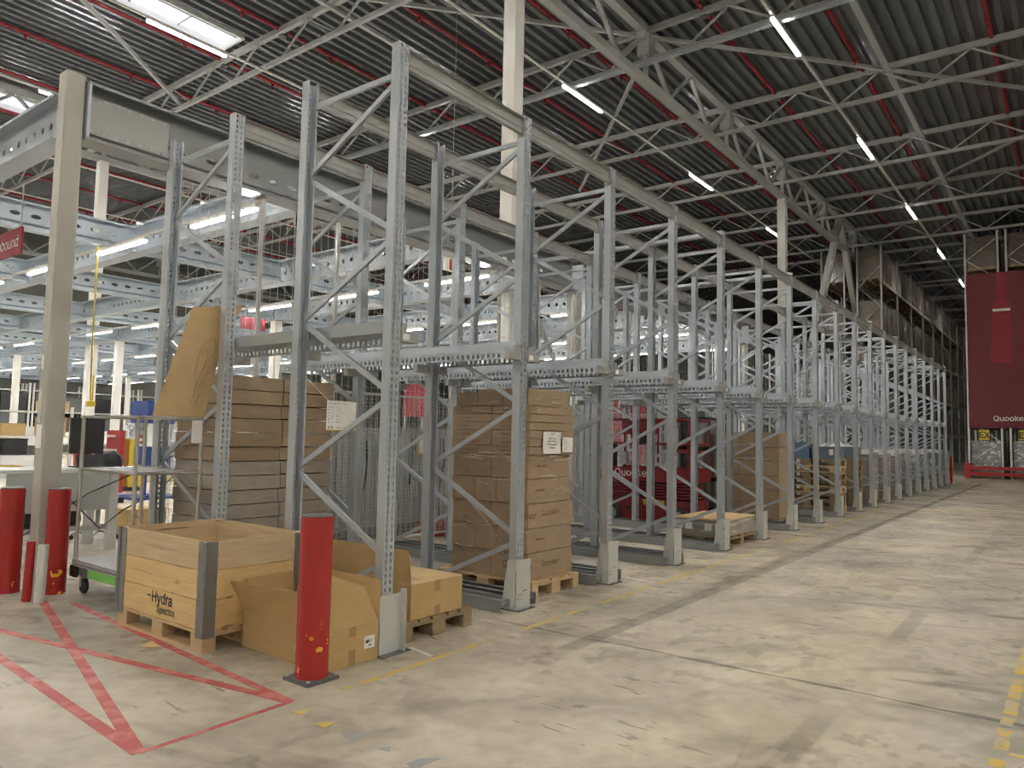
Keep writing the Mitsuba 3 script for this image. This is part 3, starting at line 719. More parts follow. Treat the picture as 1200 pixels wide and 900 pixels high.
put('flap', P_(flap((cx1, cy0, ch), (cx1, cy1, ch), (cx1+.03, cy1-.02, ch+.27), (cx1+.03, cy0+.02, ch+.27)), 'm_card'), t)
put('flap', P_(flap((cx0, cy1, ch), (cx1, cy1, ch), (cx1-.02, cy1+.012, ch+.22), (cx0+.02, cy1+.012, ch+.22)), 'm_card'), t)
put('tape_strip', P_(MB().box(-.475, -.42, cy0-.0012, cy0-.0002, .005, .10).box(-.475, -.42, cy0-.0012, cy0-.0002, .185, ch), 'm_tape'), t)
put('shipping_label', P_(MB().box(-.345, -.255, cy0-.0014, cy0-.0002, .085, .165), 'm_paper'), t, label='small white shipping label')
m = MB()
for (a, b, c, d) in ((-.335, -.305, .12, .14), (-.30, -.27, .135, .138), (-.30, -.275, .125, .128), (-.31, -.285, .10, .108), (-.335, -.30, .148, .151)): m.box(a, b, cy0-.0018, cy0-.0014, c, d)
put('print', P_(m, 'm_ink'), t)
n_ = np.array([0, -.225, .086]); n_ /= np.linalg.norm(n_); v_ = np.array([0, .086, .225]); v_ /= np.linalg.norm(v_)
o_ = np.array([-.50, cy0+.004, ch]) + v_*.17 + n_*.0062
put('print', P_(MB().text('12 + 05 + 00', .018, o_, (1, 0, 0), v_, .0008).box(0, 0.001, 0, 0.001, 0, .001) if False else MB().text('12 + 05 + 00', .018, o_, (1, 0, 0), v_, .0008), 'm_ink'), t)

# --- closed carton with one flap up, on a dark pallet
pallet('wooden_pallet', 'dark weathered pallet carrying the carton beside the first rack upright', .115, -.09, 0, 'm_pallet_old', .76, 1.15)
t = thing('open_carton', 'closed carton with one long flap standing up, on the dark pallet in the first bay', 'carton')
bx0, bx1, by0, by1, bz0, bz1 = .20, .765, -.075, .86, .146, .405
put('body', P_(MB().box(bx0, bx1, by0, by1, bz0, bz1-.006), 'm_card'), t)
put('top_flap', P_(MB().box(bx0, bx1, by0, .18, bz1-.006, bz1), 'm_card_light'), t, label='lighter closed top flap')
put('top_flap', P_(MB().box(bx0, bx1, .195, by1, bz1-.006, bz1), 'm_card_light'), t, label='lighter closed top flap')
put('flap', P_(flap((bx0, by0, bz1), (bx0, by1, bz1), (bx0-.02, by1-.02, bz1+.245), (bx0-.02, by0+.01, bz1+.245)), 'm_card'), t, label='long flap standing upright')
put('tape_strip', P_(MB().box(.455, .515, by0-.0012, by0-.0002, bz1-.085, bz1-.002).box(.455, .515, by0-.0012, by0-.0002, bz0+.002, bz0+.07), 'm_tape'), t)

# --- timber crate of pallet collars
pallet('wooden_pallet', 'wooden pallet under the timber crate with printed lettering', -.935, .745, 0, 'm_pallet', .80, 1.20)
for k in range(3):
    cm = 'm_collar_pale' if k == 2 else 'm_collar'
    t = thing('pallet_collar', f'{["bottom", "middle", "top"][k]} timber collar of the crate on the floor beside the trolley', 'pallet collar', 'timber collars of the crate')
    z0 = .1455 + .199*k; ax0, ax1, ay0, ay1, th = -.935, -.135, .745, 1.945, .02
    for q in range(2):
        za, zb = z0+.0985*q+.001, z0+.0985*(q+1)
        j = .0015*((k+q) % 2)
        put('board', P_(MB().box(ax0-j, ax0+th, ay0+.02, ay1-.02, za, zb), cm), t)
        put('board', P_(MB().box(ax1-th, ax1+j, ay0+.02, ay1-.02, za, zb), cm), t)
        put('board', P_(MB().box(ax0, ax1, ay0-j, ay0+th, za, zb), cm), t)
        put('board', P_(MB().box(ax0, ax1, ay1-th, ay1+j, za, zb), cm), t)
    for (x, y, sx, sy) in ((ax0, ay0, -1, -1), (ax1, ay0, 1, -1), (ax0, ay1, -1, 1), (ax1, ay1, 1, 1)):
        m = MB()
        x_a, x_b = sorted((x+sx*.002, x+sx*.006)); y_a, y_b = sorted((y+sy*.006, y-sy*.085))
        m.box(x_a, x_b, y_a, y_b, z0+.001 if k else z0-.05, z0+.198)
        x_a2, x_b2 = sorted((x+sx*.006, x-sx*.085)); y_a2, y_b2 = sorted((y+sy*.002, y+sy*.006))
        m.box(x_a2, x_b2, y_a2, y_b2, z0+.001 if k else z0-.05, z0+.198)
        m.tube([[x+sx*.010, y+sy*.010, z0+.002], [x+sx*.010, y+sy*.010, z0+.197]], .011, 8)
        put('corner_hinge', P_(m, 'm_hinge'), t, label='galvanized corner hinge')
    if k == 0:
        m = MB().text('Hydra', .075, (ax0-.0022, 1.44, z0+.105), (0, -1, 0), (0, 0, 1), .0012, True)
        m.text('Spectra', .05, (ax0-.0022, 1.36, z0+.038), (0, -1, 0), (0, 0, 1), .0012, False)
        m.box(ax0-.0034, ax0-.0022, 1.45, 1.50, z0+.138, z0+.148)
        put('lettering', P_(m, 'm_ink'), t, label='black stencilled lettering')

# --- shelf trolley
t = thing('shelf_trolley', 'chrome shelf trolley with a green label, between the crate and the column', 'trolley')
tx0, tx1, ty0, ty1 = -.69, -.095, 2.31, 3.38
def rod(*pts, r=.014): return MB().tube(np.array(pts), r, 10)
for (x, y) in ((tx0+.02, ty0+.02), (tx0+.02, ty1-.02), (tx1, ty0+.02), (tx1, ty1-.02)):
    put('post', P_(rod((x, y, .30), (x, y, 1.61), r=.0165), 'm_chrome', smooth=40), t)
for z in (1.60,):
    c = [(tx0+.02, ty0+.02), (tx1, ty0+.02), (tx1, ty1-.02), (tx0+.02, ty1-.02)]
    for a, b in zip(c, c[1:]+c[:1]): put('top_rail', P_(rod((*a, z), (*b, z), r=.013), 'm_chrome', smooth=40), t)
sh = MB().box(tx0+.03, tx1-.01, ty0+.03, ty1-.03, 1.115, 1.127)
put('shelf', P_(sh, 'm_grey'), t)
c = [(tx0+.02, ty0+.02), (tx1, ty0+.02), (tx1, ty1-.02), (tx0+.02, ty1-.02)]
for a, b in zip(c, c[1:]+c[:1]): put('shelf_rim', P_(rod((*a, 1.12), (*b, 1.12), r=.014), 'm_chrome', smooth=40), t)
put('deck', P_(MB().box(tx0, tx1+.02, ty0, ty1, .265, .30).box(tx0-.004, tx1+.024, ty0-.004, ty1+.004, .245, .258), 'm_grey'), t)
put('chassis', P_(MB().box(tx0+.01, tx1, ty0+.01, ty1-.01, .165, .245), 'm_dark_grey'), t)
put('side_label', P_(MB().box(tx0-.0005, tx0+.0095, 2.53, 3.06, .17, .242), 'm_green'), t, label='green label strip')
put('bumper', P_(MB().box(tx0-.012, tx0+.009, ty0-.012, ty0+.14, .15, .244).box(tx0-.012, tx0+.009, ty1-.12, ty1+.012, .15, .244), 'm_black'), t)
for (x, y) in ((tx0+.06, ty0+.10), (tx0+.06, ty1-.12), (tx1-.06, ty0+.10), (tx1-.06, ty1-.12)):
    w_ = put('caster', P_(MB().box(x-.03, x+.03, y-.035, y+.02, .135, .165).box(x-.032, x-.026, y-.02, y+.02, .06, .14).box(x+.026, x+.032, y-.02, y+.02, .06, .14), 'm_grey'), t)
    m = MB().lathe([(0, -.02), (.055, -.02), (.065, -.012), (.065, .012), (.055, .02), (0, .02)], (0, 0, 0), 20)
    m.V[-1] = m.V[-1][:, [2, 1, 0]]*[1, 1, -1] + [x, y-.01, .066]
    put('wheel', P_(m, 'm_rubber', smooth=40), w_)
put('paper_note', P_(MB().box(-.20, -.10, 2.314, 2.3155, 1.38, 1.585), 'm_paper'), t, label='white paper hung under the top rail')
# stacked cardboard sheet leaning above the trolley
t = thing('cardboard_sheet', 'big brown cardboard sheet with pencil outlines leaning above the trolley against the rack', 'cardboard sheet')
A, B, Cc, Dd = (np.array(v) for v in ((-.52, 2.41, 1.618), (.0, 2.42, 1.618), (.285, 2.02, 2.64), (-.28, 2.03, 2.60)))
Bq = np.array((-.08, 2.335, 1.616)); A = np.array((-.55, 2.335, 1.616)); Cc = np.array((.25, 2.25, 2.68)); Dd = np.array((-.29, 2.25, 2.58))
Ee = np.array((.045, 2.265, 2.365)); Cc = np.array((.215, 2.24, 2.68)); Dd = np.array((-.29, 2.24, 2.585))
poly5 = [A, Bq, Ee, Cc, Dd]; th5 = np.array([0, .006, 0])
m = MB().mesh(poly5 + [q + th5 for q in poly5], [[0, 1, 2], [0, 2, 4], [2, 3, 4], [5, 7, 6], [5, 9, 7], [7, 9, 8]] + [x for i in range(5) for x in ([i, i+5, (i+1) % 5 + 5], [i, (i+1) % 5 + 5, (i+1) % 5])])
put('sheet', P_(m, 'm_card_light'), t)
e1 = (Bq-A); e2 = (Dd-A); nn = np.cross(Bq-A, Dd-A); nn /= np.linalg.norm(nn); nn = nn if nn @ (EYE-A) > 0 else -nn
sheet_pt = lambda u, v: A + u*(Bq-A) + v*(Dd-A) + u*v*(Cc-Bq-Dd+A) + nn*.0085
def curve(pts, n=24):
    from scipy.interpolate import make_interp_spline
    pts = np.array(pts, float); s = make_interp_spline(np.linspace(0, 1, len(pts)), pts, k=min(3, len(pts)-1))
    return [sheet_pt(*q) for q in s(np.linspace(0, 1, n))]
m = MB()
for c in ([(.62, .10), (.60, .25), (.50, .38), (.42, .52), (.48, .66), (.62, .70), (.70, .60), (.66, .45), (.60, .36), (.62, .25)], [(.50, .40), (.47, .52), (.55, .60), (.62, .50), (.57, .38)],
          [(.72, .52), (.76, .70), (.80, .85), (.86, .86), (.84, .70), (.80, .58)], [(.68, .18), (.70, .35), (.80, .52), (.95, .66)], [(.73, .10), (.75, .3), (.84, .5)]):
    m.tube(curve(c), .0011, 5)
put('pencil_lines', P_(m, 'm_tape'), t)

# --- the hung notice
t = thing('notice_sheet', 'white printed notice hanging by a string from the first rack frame', 'notice')
put('sheet', P_(MB().box(-.085, .205, .598, .60, 1.52, 1.745), 'm_paper'), t)
put('bottom_edge', P_(MB().box(-.085, .205, .5975, .60, 1.515, 1.522), 'm_yellow'), t)
m = MB()
m.text('STELLINGINFO', .011, (-.07, .598, 1.722), (1, 0, 0), (0, 0, 1), .0006, True).text('maximaal', .010, (.05, .598, 1.722), (1, 0, 0), (0, 0, 1), .0006)
for k in range(6):
    z = 1.70 - k*.023
    m.box(-.07, -.058, .5972, .598, z-.008, z+.002)
    for q in range(3): m.box(-.045+.0, -.045+random.uniform(.02, .035), .5972, .598, z-.001-.004*q, z+.0005-.004*q); m.box(.005, .005+random.uniform(.03, .075), .5972, .598, z-.001-.004*q, z+.0005-.004*q)
for a in (-.07, -.04, .17): m.box(a, a+.02, .5972, .598, 1.53, 1.55)
m.box(.01, .06, .5972, .598, 1.535, 1.538).box(.08, .14, .5972, .598, 1.535, 1.538).box(.01, .05, .5972, .598, 1.543, 1.546)
put('print', P_(m, 'm_grey'), t)
put('string', P_(MB().tube([[.03, 1.03, 1.95], [-.07, .6, 1.743]], .002, 5), 'm_white'), t)

# --- red bollards and the two small tubes
def bollard(x, y, h, r, label, base=True):
    t = thing('bollard', label, 'bollard', 'red protection bollards')
    z0 = .022 if base else 0.0
    put('post', P_(MB().lathe([(0, z0), (r, z0), (r, h-.01), (r-.006, h), (0, h)], (x, y, 0), 40), 'm_bollard', smooth=40), t)
    put('cap', P_(MB().lathe([(0, h), (r-.003, h), (r-.004, h+.006), (r*.7, h+.013), (0, h+.016)], (x, y, 0), 40), 'm_dark_grey', smooth=40), t, label='dark grey cap')
    if base:
        b = r + .02
        put('base_plate', P_(MB().box(x-b, x+b, y-b, y+b, 0, .016).box(x-b+.006, x+b-.006, y-b+.006, y+b-.006, .016, .022), 'm_dark_grey'), t)
        m = MB()
        for sx in (-1, 1):
            for sy in (-1, 1): m.lathe([(0, .022), (.011, .022), (.011, .032), (0, .032)], (x+sx*(b-.016), y+sy*(b-.016), 0), 6)
        put('bolt', P_(m, 'm_galv'), t, kind='stuff')
bollard(-.775, -.215, .985, .099, 'red bollard with yellow chips standing in front of the open carton at the aisle corner')
bollard(-.80, 3.45, .935, .093, 'red bollard right of the thick grey column', False)
bollard(-1.06, 3.79, .935, .099, 'red bollard left of the thick grey column at the photo edge', False)
t = thing('guard_tube', 'thin red tube leaning at the foot of the grey column', 'tube')
put('tube', P_(MB().tube([[-1.09, 3.26, .0], [-1.075, 3.27, .505]], .036, 18), 'm_red', smooth=40), t)
t = thing('guard_tube', 'thin pale grey tube beside the thin red one at the foot of the column', 'tube')
put('tube', P_(MB().tube([[-1.045, 3.115, .0], [-1.03, 3.125, .49]], .042, 18), 'm_light_grey', smooth=40), t)
t = thing('cardboard_scrap', 'small torn piece of cardboard lying on the floor in front of the timber crate', 'scrap')
put('piece', P_(MB().poly([(-1.12, 1.20), (-1.0, 1.28), (-1.03, 1.10), (-1.08, 1.12)], (0, 0, .002), (1, 0, 0), (0, 1, 0), .006), 'm_card_light'), t)

# ================================================================== further goods in the rack
# --- red scissor lift parked in the back of the sixth bay
t = thing('scissor_lift', 'red folded scissor lift with white lettering parked deep inside the rack', 'scissor lift')
lx0, lx1, ly0, ly1 = 8.08, 8.86, 1.22, 2.98
put('chassis', P_(MB().box(lx0+.03, lx1-.03, ly0+.05, ly1-.05, .09, .46).box(lx0, lx0+.03, ly0+.42, ly1-.42, .07, .47), 'm_lift_red'), t)
m = MB()
for k in range(5):
    m.box(lx0+.02, lx1-.02, ly0+.04+.02*k, ly1-.1, .49+.052*k, .525+.052*k)
put('scissor_arms', P_(m, 'm_lift_red'), t)
put('platform', P_(MB().box(lx0-.03, lx1+.03, ly0, ly1, .76, .80).box(lx0-.03, lx0-.01, ly0, ly1, .80, 1.0).box(lx1+.01, lx1+.03, ly0, ly1, .80, 1.0).box(lx0-.03, lx1+.03, ly0, ly0+.02, .80, 1.0), 'm_lift_red'), t)
for (x, y) in ((lx0+.02, ly0+.24), (lx0+.02, ly1-.24), (lx1-.13, ly0+.24), (lx1-.13, ly1-.24)):
    m = MB().lathe([(0, 0), (.16, 0), (.18, .02), (.18, .09), (.16, .11), (0, .11)], (0, 0, 0), 24); m.V[-1] = m.V[-1][:, [2, 1, 0]]*[1, 1, -1] + [x-.05, y, .18]
    put('wheel', P_(m, 'm_rubber', smooth=40), t)
    m = MB().lathe([(0, 0), (.10, 0), (.10, .004), (0, .004)], (0, 0, 0), 20); m.V[-1] = m.V[-1][:, [2, 1, 0]]*[1, 1, -1] + [x-.055, y, .18]
    put('wheel_hub', P_(m, 'm_grey', smooth=40), t)
for xx in (lx0-.01, lx1+.01):
    for y in (ly0+.02, ly0+.42, ly1-.75, ly1-.05): put('rail_post', P_(rod((xx, y, .8), (xx, y, 1.84), r=.02), 'm_lift_red', smooth=40), t)
    for z in (1.42, 1.84): put('guard_rail', P_(rod((xx, ly0+.02, z), (xx, ly1-.03, z), r=.022), 'm_lift_red', smooth=40), t)
for z in (1.30, 1.42, 1.84): put('guard_rail', P_(rod((lx0, ly0+.02, z), (lx1, ly0+.02, z), r=.022), 'm_lift_red', smooth=40), t)
put('gate', P_(MB().box(lx0-.015, lx0+.01, ly0+.05, ly0+.08, .9, 1.86).box(lx0-.015, lx0+.01, ly0+.35, ly0+.38, .9, 1.86).box(lx0-.015, lx0+.01, ly0+.05, ly0+.38, 1.28, 1.34).box(lx0-.015, lx0+.01, ly0+.05, ly0+.38, 1.83, 1.86), 'm_lift_red'), t)
put('header_panel', P_(MB().box(lx0-.02, lx0, 1.85, 2.55, 1.58, 1.84), 'm_lift_red'), t)
put('control_box', P_(MB().box(lx0-.06, lx0+.10, 2.02, 2.34, 1.42, 1.60), 'm_black'), t)
put('control_box', P_(MB().box(lx0-.07, lx0+.02, 2.42, 2.55, 1.05, 1.28), 'm_grey'), t)
put('warning_plate', P_(MB().box(lx0-.035, lx0-.03, 2.72, 2.96, 1.42, 1.80), 'm_yellow'), t, label='yellow warning plate')
put('battery_box', P_(MB().box(lx0-.04, lx0+.1, 2.70, 2.97, 1.0, 1.40), 'm_black'), t)
s_ = put('warning_sticker', P_(MB().box(lx0-.004, lx0-.0005, 1.72, 2.12, .36, .45), 'm_yellow'), t, label='yellow warning stickers')
m = MB()
for y in (1.98, 1.79): m.poly([(y+.04, .372), (y-.04, .372), (y, .438)], (lx0-.0052, 0, 0), (0, 1, 0), (0, 0, 1), .001)
put('pictogram', P_(m, 'm_ink'), s_)
put('slot', P_(MB().box(lx0-.003, lx0-.0005, 2.36, 2.46, .26, .31).box(lx0-.003, lx0-.0005, 1.45, 1.55, .26, .31), 'm_black'), t)
put('lettering', P_(MB().text('Quooker', .125, (lx0-.033, 2.68, .845), (0, -1, 0), (0, 0, 1), .002, False), 'm_white'), t)

# --- flat pallet load at the front of the fifth bay
pallet('wooden_pallet', 'low pallet at the aisle front under the flat grey wrapped load, fifth bay', 6.44, -.02, 0, 'm_pallet_old', 1.2, .8)
t = thing('wrapped_load', 'flat grey wrapped load with white labels on a low pallet, fifth bay', 'wrapped load')
put('load', P_(MB().box(6.46, 7.62, .0, .77, .1455, .365), 'm_film_grey'), t); put('top_sheet', P_(MB().box(6.45, 7.63, -.01, .78, .3655, .385), 'm_card_light'), t)
for a in (.05, .20, .5, .64): put('paper_label', P_(MB().box(6.456, 6.459, a, a+.11, .22, .32), 'm_paper'), t)

# --- metal drums behind
pallet('wooden_pallet', 'wooden pallet under the dark metal drums deep in the seventh bay', 9.72, 1.62, 0, 'm_pallet_old', 1.0, 1.2)
for k in range(3):
    for i in range(2):
        for j in range(2):
            x, y, z0 = 9.98 + .47*i, 1.93 + .50*j, .146 + .60*k
            t = thing('metal_drum', f'dark shiny metal drum, {["bottom", "middle", "top"][k]} layer, {["near", "far"][i]} {["aisle-side", "inner"][j]} one', 'drum', 'metal drums on the pallet in the seventh bay')
            put('body', P_(MB().lathe([(0, z0), (.19, z0), (.20, z0+.03), (.20, z0+.26), (.207, z0+.275), (.207, z0+.295), (.20, z0+.31), (.20, z0+.55), (.19, z0+.57), (0, z0+.57)], (x, y, 0), 28), 'm_dark_metal', smooth=35), t)
            put('rim', P_(MB().lathe([(.205, z0+.001), (.222, z0+.001), (.222, z0+.03), (.205, z0+.03)], (x, y, 0), 28).lathe([(.205, z0+.555), (.222, z0+.555), (.222, z0+.599), (.205, z0+.599)], (x, y, 0), 28), 'm_black', smooth=35), t)
pr('m_dark_metal', (0.33, 0.35, 0.37), 0.16, 0.95)

# --- brown carton stack in the seventh bay
pallet('wooden_pallet', 'wooden pallet under the brown carton stack in the seventh bay', 9.66, .26, 0, 'm_pallet_old', .95, 1.08)
zs = [.1455, .395, .645, .895, 1.145, 1.395, 1.665]
for k in range(6):
    ys = [.28, .62, 1.0, 1.31] if k % 2 else [.28, .80, 1.31]
    for j in range(len(ys)-1):
        carton('carton', f'brown carton, {["bottom", "second", "third", "fourth", "fifth", "top"][k]} layer of the seventh bay stack, {ORD[j]} from the aisle', 9.68-.006*(k % 2), 10.58, ys[j], ys[j+1], zs[k], zs[k+1], 'm_card_dark', 'brown cartons stacked in the seventh bay')
t = thing('film_band', 'crumpled bands of clear film around the brown carton stack in the seventh bay', 'stretch film', kind='stuff')
m = MB(); r = random.Random(4)
for k in range(12):
    z0 = r.choice([1.42, 1.45, 1.2, 1.12]) + r.uniform(-.02, .02); a = r.uniform(.3, .9)
    m.tube([[9.668, a, z0], [9.662, a+.15, z0+r.uniform(-.02, .02)], [9.668, a+.35, z0+r.uniform(-.03, .03)]], .003, 5)
put('film', P_(m, 'm_white'), t, kind='stuff')

# --- pallet stacks with bins
for q, (x, y, nn_, nm) in enumerate(((12.86, .10, 8, 'ninth'), (14.42, .10, 8, 'tenth'))):
    for k in range(nn_):
        o = random.uniform(-.02, .02)
        t = thing('stacked_pallet', f'wooden pallet, {ORD[k]} from the floor in the pallet stack in the {nm} bay', 'pallet', f'stacked pallets in the {nm} bay')
        z = .145*k; mat = 'm_pallet' if k % 3 == 0 and q == 0 else 'm_pallet_old'
        m = MB()
        for c in (0, .165, .33, .495, .655): m.box(x+c+o, x+c+.13+o, y, y+1.2, z+.123, z+.1445)
        put('deck', P_(m, mat), t)
        m = MB()
        for yy in (0, .53, 1.055):
            for xx in (0, .33, .70): m.box(x+xx+o, x+xx+.10+o, y+yy, y+yy+.145, z+.022, z+.1)
            m.box(x+o, x+.80+o, y+yy, y+yy+.145, z+.1005, z+.1225)
        put('blocks', P_(m, mat), t)
        m = MB()
        for xx in (0, .33, .70): m.box(x+xx+o, x+xx+.10+o, y, y+1.2, z+.0005, z+.0215)
        put('skids', P_(m, mat), t)
def bin_(label, x0, x1, y0, y1, z0, z1, mat):
    t = thing('plastic_bin', label, 'bin')
    m = MB().box(x0, x0+.012, y0, y1, z0, z1).box(x1-.012, x1, y0, y1, z0, z1).box(x0+.012, x1-.012, y0, y0+.012, z0, z1).box(x0+.012, x1-.012, y1-.012, y1, z0, z1).box(x0+.012, x1-.012, y0+.012, y1-.012, z0, z0+.01)
    put('body', P_(m, mat), t)
    put('rim', P_(MB().box(x0-.012, x0, y0-.012, y1+.012, z1-.035, z1).box(x1, x1+.012, y0-.012, y1+.012, z1-.035, z1).box(x0, x1, y0-.012, y0, z1-.035, z1).box(x0, x1, y1, y1+.012, z1-.035, z1), mat), t)
    put('contents', P_(MB().box(x0+.03, x1-.03, y0+.03, y1-.03, z0+.012, z1-.03), 'm_black'), t)
    return t
ztop = .145*8 + .001
bin_('blue plastic bin at the inner end of the ninth bay pallet stack', 12.88, 13.62, .66, 1.30, ztop, ztop+.34, 'm_blue_bin')
t = bin_('dark slate plastic bin at the aisle end of the ninth bay pallet stack', 12.88, 13.62, .12, .60, ztop, ztop+.25, 'm_slate_bin')
put('paper_label', P_(MB().box(12.864, 12.866, .16, .25, ztop+.08, ztop+.2), 'm_paper'), t)
t = bin_('dark slate plastic bin with white contents on the pallet stack in the tenth bay', 14.44, 15.18, .12, 1.0, ztop, ztop+.25, 'm_slate_bin')
put('white_contents', P_(MB().mesh(*(lambda s_: (np.array(s_.vertices)*[.3, .36, .1] + [14.8, .56, ztop+.25], s_.faces))(trimesh.creation.icosphere(2))), 'm_white'), t, label='heap of white film')

# --- wrapped loads in the far bays
for k in range(10, 18):
    x0 = k*PITCH_X + .36; mat = 'm_film_grey' if k < 13 else 'm_film_silver'; h = 1.30 + .03*((k*5) % 3) - .02
    pallet('wooden_pallet', f'dark pallet under the wrapped load in the {ORD[k]} bay', x0, .08, 0, 'm_pallet_old', .85, 1.2)
    t = thing('wrapped_load', f'{"grey" if k < 13 else "silvery"} film wrapped pallet load with a white cover in the {ORD[k]} bay', 'wrapped load', 'wrapped pallet loads in the far bays')
    put('load', P_(MB().box(x0+.01, x0+.84, .09, 1.27, .1455, h), mat), t)
    put('cover', P_(MB().box(x0, x0+.85, .08, 1.28, h+.0005, h+.012).box(x0+.001, x0+.0095, .08, 1.28, h-.10, h).box(x0+.012, x0+.85, .081, .0895, h-.06, h), 'm_white'), t)
    if k > 13: put('paper_label', P_(MB().box(x0+.004, x0+.009, .5, .75, h-.4, h-.12).box(x0+.3, x0+.5, .084, .089, h-.4, h-.2), 'm_paper'), t)
pallet('wooden_pallet', 'dark pallet under the last silvery load beyond the end of the rack', 28.5, .02, 0, 'm_pallet_old', .85, 1.2)
t = thing('wrapped_load', 'last silvery wrapped load standing free beyond the end of the rack', 'wrapped load')
put('load', P_(MB().box(28.51, 29.34, .03, 1.2, .1455, 1.28), 'm_film_silver'), t)
put('cover', P_(MB().box(28.5, 29.35, .02, 1.21, 1.2805, 1.292), 'm_white'), t)
bollard(31.3, .28, 1.05, .11, 'red bollard at the far end of the rack beside the last wrapped load', False)
t = thing('protection_plate', 'red upright protection plate at the far end of the rack', 'guard')
put('plate', P_(MB().box(29.9, 29.93, .05, .5, 0, 1.05), 'm_red'), t); put('foot', P_(MB().box(29.8, 30.05, .02, .53, 0, .01), 'm_dark_grey'), t)

# --- grey containers behind the mesh
for q, (x0, x1, y0, y1, h) in enumerate(((2.35, 3.75, 4.1, 5.1, 1.50), (3.95, 5.35, 4.1, 5.1, 1.55), (5.6, 6.9, 4.2, 5.2, 1.5))):
    t = thing('grey_container', f'big grey ribbed plastic container behind the wire mesh, {ORD[q]} from the left', 'container', 'grey containers behind the mesh')
    put('body', P_(MB().box(x0, x1, y0, y1, .16, h), 'm_grey_plastic'), t)
    m = MB()
    for k in range(6):
        xx = x0 + (x1-x0)*(k+.5)/6
        m.box(xx-.03, xx+.03, y0-.03, y0-.0005, .2, h-.1)
    for z in (.5, .85, 1.2): m.box(x0, x1, y0-.022, y0-.0005, z-.02, z+.02)
    m.box(x0-.02, x1+.02, y0-.04, y1+.02, h-.06, h+.02) if False else m.box(x0-.02, x1+.02, y0-.04, y1+.02, h+.0005, h+.04)
    put('ribs', P_(m, 'm_grey_plastic'), t)
    for xx in (x0+.35, x1-.35): put('strap', P_(MB().tube([[xx, y0-.04, h-.1], [xx+.02, y0-.05, h-.45], [xx-.03, y0-.045, h-.8]], .012, 6), 'm_black'), t)
    put('foot_bar', P_(MB().box(x0, x1, y0, y0+.1, 0, .159), 'm_dark_grey'), t); put('foot_bar', P_(MB().box(x0, x1, y1-.1, y1, 0, .159), 'm_dark_grey'), t)
    if q == 1:
        put('sticker', P_(MB().lathe([(0, 0), (.05, 0), (.05, .003), (0, .003)], (0, 0, 0), 16), 'm_yellow'), t, at(4.0, y0-.034, 1.36).rotate([1, 0, 0], 90), label='round yellow sticker')
        put('sticker', P_(MB().box(4.42, 4.62, y0-.036, y0-.033, 1.18, 1.48), 'm_yellow'), t, label='yellow and white info plate')
        put('sticker', P_(MB().box(4.47, 4.57, y0-.039, y0-.0365, 1.22, 1.44), 'm_paper'), t)
t = thing('red_crate', 'red plastic crate on the floor behind the mesh below the grey container', 'crate')
put('body', P_(MB().box(4.3, 4.75, 3.62, 3.95, 0, .17), 'm_red'), t); put('rim', P_(MB().box(4.28, 4.77, 3.60, 3.97, .1705, .195), 'm_red'), t)
for (x0, x1, y0, z0, z1, l) in ((17.3, 19.6, 8.0, 0.0, 3.0, 'red corrugated steel cabinet glimpsed between the rack frames behind the lift'),):
    t = thing('red_cabinet', l, 'cabinet'); put('body', P_(MB().box(x0, x1, y0, y0+1.2, z0, z1), 'm_red_sign'), t)
    m = MB()
    for k in range(12): m.box(x0-.02, x0-.001, y0+.05+k*.095, y0+.10+k*.095, z0+.1, z1-.05)
    for k in range(20): m.box(x0+.05+k*.11, x0+.1+k*.11, y0-.02, y0-.001, z0+.1, z1-.05)
    put('rib', P_(m, 'm_red_sign'), t, kind='stuff')

